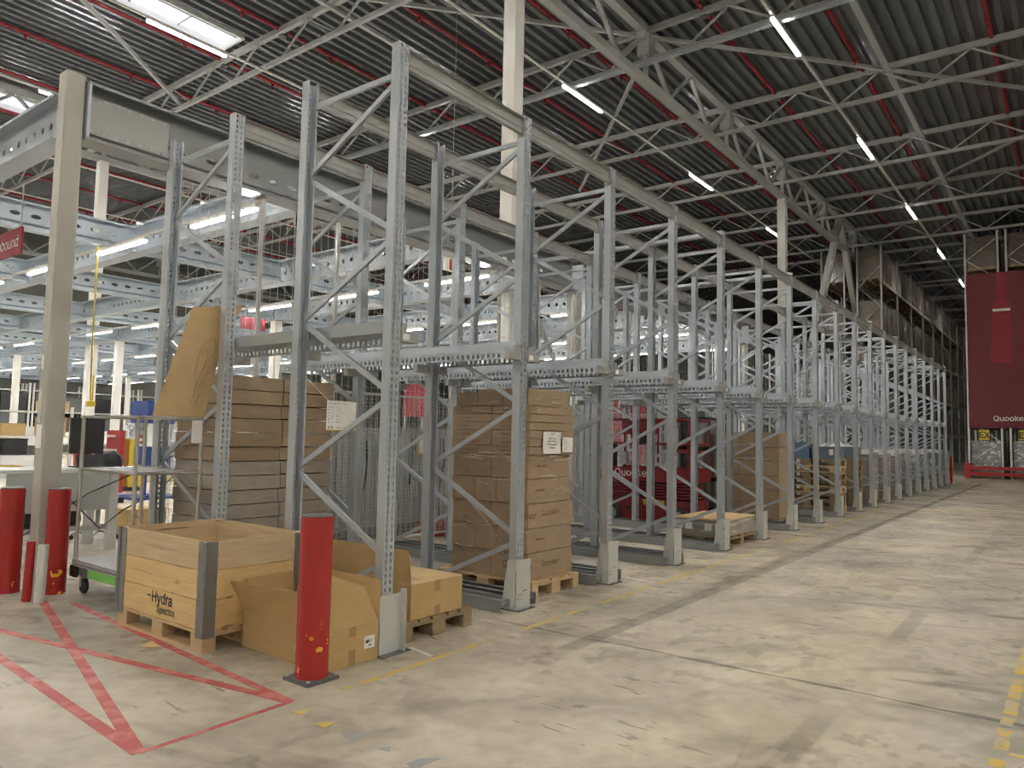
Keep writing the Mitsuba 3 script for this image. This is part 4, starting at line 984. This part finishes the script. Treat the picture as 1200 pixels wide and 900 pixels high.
# ================================================================== high racks at the far end
def load_ply(w, d, h, mat):
    m = MB().box(0, w, 0, d, .145, h)
    for k in range(1, 4):
        z = .145 + (h-.145)*k/4
        m.box(-.004, w+.004, -.004, d+.004, z-.006, z+.006)
    return P_(m, mat)
loads = [load_ply(1.2, 1.05, 1.58, 'm_film_brown'), load_ply(1.18, 1.05, 1.45, 'm_film_brown'), load_ply(1.2, 1.04, 1.62, 'm_film_brown')]
m = MB()
for yy in (0, .45, .9): m.box(0, 1.2, yy, yy+.12, .02, .125)
m.box(0, 1.2, 0, 1.05, .1255, .1445)
hp = P_(m, 'm_pallet_old')
BAYH, XH = 4.1, 36.0
LV = [2.2, 4.5, 7.0, 9.58]
def high_rack(y0, nb, name, levels, front):
    t0 = None
    ft = P_(MB().box(-.05, .05, -.04, .04, 0, 11.35), 'm_galv_warm'); bb = [P_(MB().bar([0, .06, z], [0, 1.04, z+(.9 if k % 2 == 0 else -.9)], .03, .03), 'm_galv_warm') for k, z in enumerate(np.arange(.5, 9.2, .9))]
    bb = [P_(MB().bar([0, .06 if k % 2 == 0 else 1.04, .3+1.0*k], [0, 1.04 if k % 2 == 0 else .06, 1.3+1.0*k], .035, .03, (1, 0, 0)), 'm_galv_warm') for k in range(10)]
    bm = P_(MB().box(.052, BAYH-.052, -.035, .015, -.13, -.003), 'm_galv_warm')
    for i in range(nb+1):
        t = thing('high_rack_frame', f'tall grey high rack frame, {ORD[i]} from its near end, {name}', 'rack frame', 'tall frames of the high rack')
        x = XH + i*BAYH
        put('upright', ft, t, at(x, y0)); put('upright', ft, t, at(x, y0+1.1))
        if i < 4:
            for b in bb: put('diagonal_brace', b, t, at(x, y0))
    for k, z in enumerate(LV):
        for i in range(nb):
            if k not in levels and i > 2: continue
            for s, yy in (('front', y0-.01), ('back', y0+1.12)):
                if s == 'back' and not front: continue
                put('high_rack_beam', bm, None, at(XH+i*BAYH, yy, z), label=f'grey {s} beam of high rack level {["one", "two", "three", "four"][k]}, {ORD[i]} bay, {name}', cat='beam', group='beams of the high rack')
    for k, z in enumerate(LV):
        if k not in levels: continue
        for i in range(nb):
            for j in range(3):
                if (i*7+j*3+k*5) % 11 == 3: continue
                x = XH + i*BAYH + .15 + j*1.3; q = (i+2*j+k) % 3
                M = at(x, y0+.03, z)
                t = thing('pallet_load', f'pallet load on high rack level {["one", "two", "three", "four"][k]}, {ORD[i*3+j]} from near end, {name}', 'pallet load', 'wrapped pallet loads on the high rack')
                put('pallet', hp, t, M); put('load', loads[q], t, M)
high_rack(3.60, 8, 'row facing the aisle', (0, 1, 2, 3), True)
high_rack(5.31, 3, 'row behind', (2, 3), False)

# racks beyond the cross aisle, ends facing the camera
ft = P_(MB().box(-.05, .05, -.045, .045, 0, 11.55), 'm_light_grey')
XE = 36.9
pairs = [(.13, -1.17), (-1.50, -2.80), (-6.0, -7.3)]
for q, (ya, yb) in enumerate(pairs):
    nm = ['left behind the maroon banner', 'right behind the maroon banner', 'far off to the right'][q]
    ebr = [P_(MB().bar([0, (ya-.05 if k % 2 == 0 else yb+.05), .75+.95*k], [0, (yb+.05 if k % 2 == 0 else ya-.05), 1.70+.95*k], .035, .03, (1, 0, 0)), 'm_light_grey') for k in range(11)]
    for i in range(6):
        x = XE + i*2.9
        t = thing('end_rack_frame', f'tall frame beyond the cross aisle, {ORD[i]} from its end, {nm}', 'rack frame', 'tall frames beyond the cross aisle')
        put('upright', ft, t, at(x, ya)); put('upright', ft, t, at(x, yb))
        if i == 0:
            for b in ebr: put('diagonal_brace', b, t, at(x))
    for k, z in enumerate((0.0, 2.4, 4.7, 7.0, 9.75)):
        for i in range(4):
            for j in range(2):
                x = XE + .12 + i*2.9 + j*1.38
                t = thing('end_pallet_load', f'pallet load, level {["zero", "one", "two", "three", "four"][k]}, {ORD[i*2+j]} from the end, rack {nm}', 'pallet load', 'wrapped pallet loads beyond the cross aisle')
                put('pallet', P_(MB().box(x, x+1.25, yb+.06, ya-.06, z+.02, z+.16), 'm_pallet_old'), t)
                put('load', P_(MB().box(x+.02, x+1.23, yb+.08, ya-.08, z+.161, z+(1.62 if k else 1.75)), 'm_film_silver' if k == 0 else 'm_film_brown'), t)
        for i in range(4):
            if k: put('end_rack_beam', P_(MB().box(XE+i*2.9+.06, XE+i*2.9+2.84, ya-.04, ya, z-.12, z-.002).box(XE+i*2.9+.06, XE+i*2.9+2.84, yb, yb+.04, z-.12, z-.002), 'm_light_grey'), label=f'grey beams, level {["zero", "one", "two", "three", "four"][k]}, {ORD[i]} bay, rack {nm}', cat='beam', group='beams beyond the cross aisle')
t = thing('banner', 'huge maroon banner with a lighter bottle silhouette and white lettering hung on the rack end', 'banner')
put('cloth', P_(MB().box(XE-.085, XE-.07, -2.9, .10, 2.33, 9.55), 'm_maroon'), t)
sil = [(-1.10, 9.54), (-1.10, 8.24), (-.92, 8.2), (-.92, 7.3), (-.80, 5.35), (-1.66, 5.30), (-1.62, 7.8), (-1.62, 8.2), (-1.50, 8.24), (-1.50, 9.54)]
put('silhouette', P_(MB().poly(sil, (XE-.09, 0, 0), (0, 1, 0), (0, 0, 1), .004), 'm_maroon_light'), t, label='lighter red bottle-like silhouette')
put('band', P_(MB().box(XE-.098, XE-.091, -1.62, -.93, 7.72, 7.84), 'm_light_grey'), t, label='pale horizontal band')
put('lettering', P_(MB().text('Quooker', .23, (XE-.0995, -.84, 2.66), (0, -1, 0), (0, 0, 1), .004, True), 'm_light_grey'), t)
for q, yc in enumerate((-.48, -2.02)):
    t = thing('aisle_sign', f'yellow sign with black letters EX on the rack end below the banner, {["left", "right"][q]} one', 'sign')
    put('plate', P_(MB().box(XE-.075, XE-.065, yc-.22, yc+.22, 1.78, 2.24), 'm_yellow'), t)
    w_ = text_w('EX', .27, True)
    put('hanger', P_(MB().box(XE-.074, XE-.066, yc-.15, yc-.12, 2.24, 2.329).box(XE-.074, XE-.066, yc+.12, yc+.15, 2.24, 2.329), 'm_dark_grey'), t)
    put('lettering', P_(MB().text('EX', .27, (XE-.079, yc+w_/2, 1.875), (0, -1, 0), (0, 0, 1), .003, True), 'm_ink'), t)
t = thing('guard_rail', 'red double guard rail protecting the rack ends below the banner', 'guard rail')
for yc in (.17, -3.1): put('post', P_(MB().box(XE-.42, XE-.22, yc-.12, yc+.12, 0, .70), 'm_red'), t)
for z in (.16, .42): put('rail', P_(MB().box(XE-.40, XE-.27, -3.0, .06, z, z+.15), 'm_red'), t)

# ================================================================== the work area at the left
def legs4(t, x0, x1, y0, y1, h, mat, w=.03, name='leg'):
    for x in (x0+w, x1-w):
        for y in (y0+w, y1-w): put(name, P_(MB().box(x-w, x+w, y-w, y+w, 0, h), mat), t)
t = thing('desk', 'grey desk with a privacy panel and dark monitor behind the trolley', 'desk')
put('desktop', P_(MB().box(-.72, .84, 5.62, 6.42, .96, 1.0), 'm_light_grey'), t)
put('privacy_panel', P_(MB().box(-.5, .62, 5.62, 5.645, .50, .959), 'm_grey'), t)
for x in (-.62, .70):
    put('leg', P_(MB().box(x-.05, x+.05, 5.66, 5.76, 0, .959), 'm_light_grey'), t); put('leg', P_(MB().box(x-.05, x+.05, 6.28, 6.38, 0, .959), 'm_light_grey'), t)
put('cross_bar', P_(MB().box(-.569, .649, 5.69, 5.73, .25, .31), 'm_grey'), t)
t = thing('monitor', 'black computer monitor on the grey desk behind the trolley', 'monitor')
put('screen', P_(MB().box(.30, .70, 6.02, 6.06, 1.17, 1.62), 'm_black'), t); put('stand', P_(MB().box(.46, .54, 6.061, 6.10, 1.012, 1.4).box(.36, .64, 5.95, 6.2, 1.0005, 1.0115), 'm_black'), t)
t = thing('laptop', 'open black laptop lying on the grey desk in front of the monitor', 'laptop')
put('base', P_(MB().box(.34, .68, 5.68, 5.91, 1.0005, 1.018), 'm_black'), t); put('lid', P_(flap((.34, 5.915, 1.019), (.68, 5.915, 1.019), (.68, 5.945, 1.16), (.34, 5.945, 1.16), .008), 'm_black'), t)
t = thing('rucksack', 'black rucksack standing on the right end of the grey desk', 'rucksack')
s_ = trimesh.creation.icosphere(3); V = np.array(s_.vertices)
V = np.sign(V)*np.abs(V)**.75; V = V*[.20, .15, .16] + [.98, 6.55, 1.02]
put('body', P_(MB().mesh(V, s_.faces), 'm_black', smooth=True), t)
put('handle', P_(MB().tube([[.82, 6.42, 1.05], [.88, 6.41, 1.15], [1.0, 6.40, 1.19], [1.10, 6.41, 1.13], [1.14, 6.42, 1.02]], .016, 8), 'm_dark_grey', smooth=40), t)
lab(t, 'black rucksack hung over the office chair behind the grey desk', 'rucksack')
t = thing('office_chair', 'black swivel office chair on a star base behind the grey desk', 'chair')
put('seat', P_(MB().box(.75, 1.2, 6.46, 6.9, .48, .56), 'm_black'), t)
put('backrest', P_(MB().box(.78, 1.16, 6.74, 6.80, .60, .98), 'm_black'), t)
put('back_bracket', P_(MB().box(.94, 1.0, 6.801, 6.84, .5, .9), 'm_grey'), t)
put('column', P_(MB().tube([[.97, 6.68, .10], [.97, 6.68, .479]], .03, 12), 'm_grey'), t)
for k in range(5):
    a = k*2*math.pi/5 + .3; c, s = math.cos(a), math.sin(a)
    put('base_arm', P_(MB().bar([.97, 6.68, .11], [.97+.30*c, 6.68+.30*s, .08], .05, .03), 'm_grey'), t)
    put('caster', P_(MB().mesh(*(lambda g: (np.array(g.vertices)*.033+[.97+.30*c, 6.68+.30*s, .033], g.faces))(trimesh.creation.icosphere(1))), 'm_black'), t)
t = thing('work_table', 'long white work table behind the thick grey column', 'table')
put('tabletop', P_(MB().box(-.9, .75, 7.7, 8.6, .80, .84), 'm_white'), t); legs4(t, -.9, .75, 7.7, 8.6, .799, 'm_light_grey', .03)
put('lower_shelf', P_(MB().box(-.82, .67, 7.78, 8.52, .3, .33), 'm_white'), t)
t = thing('tool_cart', 'dark trolley under the desk end at the left photo edge', 'cart')
put('body', P_(MB().box(-.98, -.76, 4.75, 5.3, .12, .55), 'm_dark_grey'), t); put('tray', P_(MB().box(-1.0, -.74, 4.73, 5.32, .56, .60), 'm_light_grey'), t)
put('wheel', P_(MB().box(-.96, -.9, 4.8, 4.9, 0, .119).box(-.84, -.78, 5.1, 5.2, 0, .119), 'm_black'), t)
# shelving with boxes
t = thing('shelving_unit', 'grey metal shelving with boxes and trays at the left photo edge', 'shelving')
SX0, SX1, SY0, SY1 = 1.0, 2.75, 12.1, 12.7
for x in (SX0, SX1):
    for y in (SY0, SY1): put('post', P_(MB().box(x-.025, x+.025, y-.025, y+.025, 0, 1.9), 'm_light_grey'), t)
for z in (.55, .95, 1.32, 1.80): put('shelf', P_(MB().box(SX0+.026, SX1-.026, SY0-.02, SY1+.02, z-.03, z), 'm_light_grey'), t)
for (x0, x1, z, h, mt, l) in ((2.28, 2.7, 1.801, .2, 'm_card_light', 'pale carton standing on top of the grey shelving'), (2.28, 2.66, 1.321, .36, 'm_card', 'brown carton on the upper shelf of the grey shelving, beside the column'),
                           (1.55, 1.95, 1.321, .22, 'm_card', 'brown carton on the upper shelf of the grey shelving, left part'), (1.6, 2.0, .951, .3, 'm_black', 'stack of black trays on the grey shelving'),
                           (2.15, 2.6, .951, .16, 'm_grey', 'grey tray on the middle shelf of the grey shelving'), (1.2, 1.5, .951, .2, 'm_card_light', 'small pale carton on the middle shelf of the grey shelving'),
                           (1.5, 1.95, .551, .18, 'm_card_light', 'pale carton on the low shelf of the grey shelving')):
    t = thing('shelf_box', l, 'box'); put('body', P_(MB().box(x0, x1, SY0+.02, SY1-.08, z, z+h), mt), t)
    put('lid', P_(MB().box(x0-.008, x1+.008, SY0+.012, SY1-.072, z+h+.0005, z+h+.014), mt), t)
t = thing('spray_bottle', 'small yellow box beside pale cartons on the white work table', 'box')
put('body', P_(MB().box(.25, .42, 7.85, 8.0, .8405, .93), 'm_yellow'), t); put('lid', P_(MB().box(.255, .415, 7.855, 7.995, .931, .95), 'm_yellow'), t)
# blue machine
t = thing('machine_tower', 'blue and white machine tower with a control panel behind the trolley', 'machine')
mx, my = 4.2, 12.2
put('top_box', P_(MB().box(mx-.05, mx+.55, 11.85, 12.6, 1.62, 2.1), 'm_blue'), t)
put('control_cabinet', P_(MB().box(mx, mx+.5, 11.9, 12.4, 1.12, 1.619), 'm_white'), t)
put('control_panel', P_(MB().box(mx-.006, mx-.0005, 11.98, 12.3, 1.36, 1.6), 'm_grey'), t)
for (y, z, mt) in ((12.14, 1.33, 'm_red'), (12.14, 1.20, 'm_red'), (12.24, 1.5, 'm_black'), (12.06, 1.5, 'm_black')):
    put('button', P_(MB().box(mx-.03, mx-.0065, y-.03, y+.03, z-.03, z+.03), mt), t)
put('lower_cabinet', P_(MB().box(mx-.02, mx+.52, 11.88, 12.42, .72, 1.119), 'm_blue'), t)
put('pedestal', P_(MB().box(mx+.05, mx+.13, 12.1, 12.2, .06, .719), 'm_blue'), t); put('foot', P_(MB().box(mx-.3, mx+.7, 11.7, 12.7, 0, .06), 'm_blue'), t)
t = thing('yellow_cabinet', 'yellow upright steel box behind the trolley beside the blue machine', 'cabinet')
put('body', P_(MB().box(4.9, 5.25, 14.15, 14.6, .1, 1.25), 'm_yellow'), t); put('door', P_(MB().box(4.885, 4.899, 14.18, 14.57, .15, 1.2), 'm_yellow'), t); put('foot', P_(MB().box(4.92, 5.23, 14.2, 14.55, 0, .099), 'm_black'), t)
t = thing('step_ladder', 'red and white steps standing behind the monitor', 'steps')
for x in (3.9, 4.62): put('side_rail', P_(MB().box(x-.05, x+.05, 13.9, 14.6, 0, 1.45), 'm_red'), t)
for k in range(4): put('step', P_(MB().box(3.951, 4.569, 13.85+.1*k, 14.1+.1*k, .3+.33*k, .35+.33*k), 'm_white'), t)
t = thing('white_rack_pallet', 'pale wrapped goods on a pallet far behind the trolley', 'wrapped goods')
put('pallet', P_(MB().box(6.6, 8.0, 17.0, 18.2, .02, .16), 'm_pallet'), t); put('load', P_(MB().box(6.65, 7.95, 17.05, 18.15, .161, 1.75), 'm_film_silver'), t)
t = thing('floor_carton', 'brown carton with print standing on the floor behind the trolley posts', 'carton')
put('body', P_(MB().box(1.55, 2.12, 7.05, 7.5, .001, .30), 'm_card'), t); put('lid', P_(MB().box(1.54, 2.13, 7.04, 7.51, .3005, .32), 'm_card'), t)
put('print', P_(MB().box(1.65, 1.78, 7.0385, 7.0395, .2, .22), 'm_print'), t)
t = thing('wall_table', 'light table with white clutter far behind the trolley', 'table')
put('tabletop', P_(MB().box(5.0, 7.0, 19.0, 20.0, 1.0, 1.05), 'm_light_grey'), t); legs4(t, 5.0, 7.0, 19.0, 20.0, .999, 'm_grey', .04)
put('clutter', P_(MB().box(5.2, 5.6, 19.2, 19.6, 1.051, 1.35).box(5.9, 6.2, 19.2, 19.6, 1.051, 1.25).box(6.4, 6.8, 19.2, 19.6, 1.051, 1.4), 'm_white'), t, kind='stuff')
for (x, y, l) in ((1.30, 7.95, 'yellow coiled hose hanging from the mezzanine left of the cardboard sheet'), (-.56, 7.95, 'yellow coiled hose hanging from the mezzanine at the left photo edge')):
    t = thing('air_hose', l, 'hose'); put('hose', P_(MB().tube([[x, y, 4.299], [x, y, 2.9], [x+.02, y, 1.9]], .012, 6).tube([[x+.05, y, 2.3], [x+.05, y, 1.9]], .012, 6), 'm_yellow', smooth=40), t)
    put('coupling', P_(MB().box(x-.03, x+.09, y-.03, y+.03, 1.82, 1.90), 'm_yellow'), t)
# cables around the trolley
put('cable', P_(MB().tube([[-.55, 4.3, .95], [-.1, 4.2, .45], [.15, 4.25, .62], [.5, 4.3, .78], [.9, 4.4, 1.05]], .007, 6), 'm_black', smooth=40), label='black cable sagging between the desk and the rack', cat='cable')
put('cable', P_(MB().tube([[-1.2, 4.4, .30], [-.9, 4.1, .42], [-.6, 4.3, .55], [-.1, 4.5, .8], [.55, 4.4, 1.1], [1.0, 4.4, 1.3]], .007, 6), 'm_black', smooth=40), label='black cable running from behind the bollards up to the rack', cat='cable')

put('cable', P_(MB().tube([[1.98, 3.93, 4.31], [1.985, 3.93, 3.95], [1.99, 3.93, 3.9]], .012, 6).tube([[1.99, 3.93, 3.92], [1.99, 3.93, 3.83]], .028, 8).tube([[1.99, 3.93, 3.83], [2.0, 3.93, 3.0], [2.01, 3.93, 2.55]], .008, 6), 'm_black', smooth=40), label='black power cable with a plug hanging from the mezzanine behind the first frame', cat='cable')
t = thing('bag', 'black bag hanging below the grey desk behind the trolley', 'bag')
s_ = trimesh.creation.icosphere(3); V = np.array(s_.vertices); V = np.sign(V)*np.abs(V)**.8
V = V*[.34, .10, .15]*(1 - .25*V[:, 2:]) + [.05, 5.86, .44]
put('body', P_(MB().mesh(V, s_.faces), 'm_black', smooth=True), t)
for xx in (-.15, .25): put('strap', P_(MB().tube([[xx, 5.86, .52], [xx, 5.86, .959]], .012, 6), 'm_black'), t)
# --- hanging signs
def hung(name, label, x, y, z0, z1, w, txt, mat, ztop, hh):
    t = thing(name, label, 'sign')
    put('panel', P_(MB().box(x-.012, x+.012, y-w, y, z0, z1), mat), t)
    if txt:
        tw = text_w(txt, hh)
        put('lettering', P_(MB().text(txt, hh, (x-.0135, y-w+.08+tw, (z0+z1)/2-hh/2), (0, -1, 0), (0, 0, 1), .001), 'm_white'), t)
    for yy in (y-.06, y-w+.06): put('chain', P_(MB().tube([[x, yy, z1], [x, yy, ztop]], .008, 5), 'm_chrome'), t)
hung('hanging_sign', 'red hanging sign with white lettering at the left photo edge', -.5, 7.85, 3.49, 3.80, 2.2, 'Inbound', 'm_red_sign', 4.29, .13)
t = thing('hanging_sign', 'small red hanging sign right of the cardboard sheet', 'sign')
put('panel', P_(MB().box(5.35, 5.95, 10.4, 10.42, 3.72, 3.98), 'm_red_sign'), t); put('chain', P_(MB().tube([[5.45, 10.41, 3.98], [5.45, 10.41, 4.29]], .008, 5).tube([[5.85, 10.41, 3.98], [5.85, 10.41, 4.29]], .008, 5), 'm_chrome'), t)
t = thing('exit_sign', 'small white and red sign high behind the second rack frame', 'sign')
put('panel', P_(MB().box(9.15, 9.75, 8.0, 8.06, 5.45, 5.78), 'm_white'), t); put('red_field', P_(MB().box(9.33, 9.74, 7.992, 7.9995, 5.48, 5.75), 'm_red'), t); put('rod', P_(MB().tube([[9.4, 8.03, 5.78], [9.4, 8.03, 12.66]], .01, 5), 'm_grey'), t)
t = thing('red_poster', 'dark red panel behind the mesh between the first two rack frames', 'panel')
put('panel', P_(MB().box(8.0, 8.7, 8.0, 8.05, 1.9, 2.65), 'm_red_sign'), t); put('leg', P_(MB().box(8.05, 8.1, 8.051, 8.09, 0, 2.6).box(8.6, 8.65, 8.051, 8.09, 0, 2.6), 'm_grey'), t)

# --- storage racks along the back wall and pale goods, glimpsed under the mezzanine
sh_post = P_(MB().box(-.05, .05, -.05, .05, 0, 4.0), 'm_light_grey')
for i in range(12):
    x = -2 + 3.1*i
    t = thing('storage_rack', f'light storage rack with dark goods along the back wall, {ORD[i]} from the left', 'storage rack', 'storage racks along the back wall')
    for xx in (x, x+2.9):
        for yy in (44.0, 45.1): put('post', sh_post, t, at(xx, yy))
    for z in (1.2, 2.4, 3.6): put('shelf', P_(MB().box(x+.051, x+2.849, 43.96, 45.14, z-.08, z), 'm_light_grey'), t)
    for j, z in enumerate((.0, 1.2, 2.4)):
        for q in range(2):
            if (i+j+q) % 4 == 1: continue
            k = thing('stored_load', f'dark stored load on shelf {["zero", "one", "two"][j]} of the {ORD[i]} back wall rack, {["left", "right"][q]} half', 'load', 'loads on the back wall racks')
            put('load', P_(MB().box(x+.15+1.35*q, x+1.4+1.35*q, 44.05, 45.0, z+.002, z+.85+.1*((i+q) % 3)), ['m_black', 'm_film_brown', 'm_film_brown', 'm_dark_grey'][(i*3+j+2*q) % 4]), k)
for i, (x, y, h, mt, l) in enumerate(((9.5, 7.2, 1.3, 'm_film_silver', 'pale wrapped pallet load behind the mesh at the fifth rack frame'), (12.2, 7.6, 1.5, 'm_film_brown', 'brown wrapped pallet load behind the mesh at the seventh rack frame'), (15.2, 7.0, 1.2, 'm_film_silver', 'pale wrapped pallet load behind the mesh at the ninth rack frame'),
                              (20.5, 6.8, 1.6, 'm_film_brown', 'brown wrapped pallet load behind the mesh at the fourteenth rack frame'), (23.2, 7.2, 1.4, 'm_film_silver', 'pale wrapped pallet load behind the mesh at the sixteenth rack frame'), (9.5, 16.0, 1.5, 'm_white', 'white cabinet far behind the mesh'),
                              (13.5, 18.0, 1.8, 'm_film_silver', 'pale wrapped goods far under the mezzanine left'), (18.5, 20.0, 1.6, 'm_card_light', 'pale cartons far under the mezzanine right'), (5.5, 24.0, 1.5, 'm_light_grey', 'light grey cabinet far under the mezzanine'), (1.5, 24.0, 1.3, 'm_film_silver', 'pale goods far under the mezzanine at the left edge'))):
    t = thing('background_load', l, 'load')
    put('pallet', P_(MB().box(x, x+1.2, y, y+1.0, .02, .15), 'm_pallet_old'), t); put('load', P_(MB().box(x+.02, x+1.18, y+.02, y+.98, .151, h), mt), t)
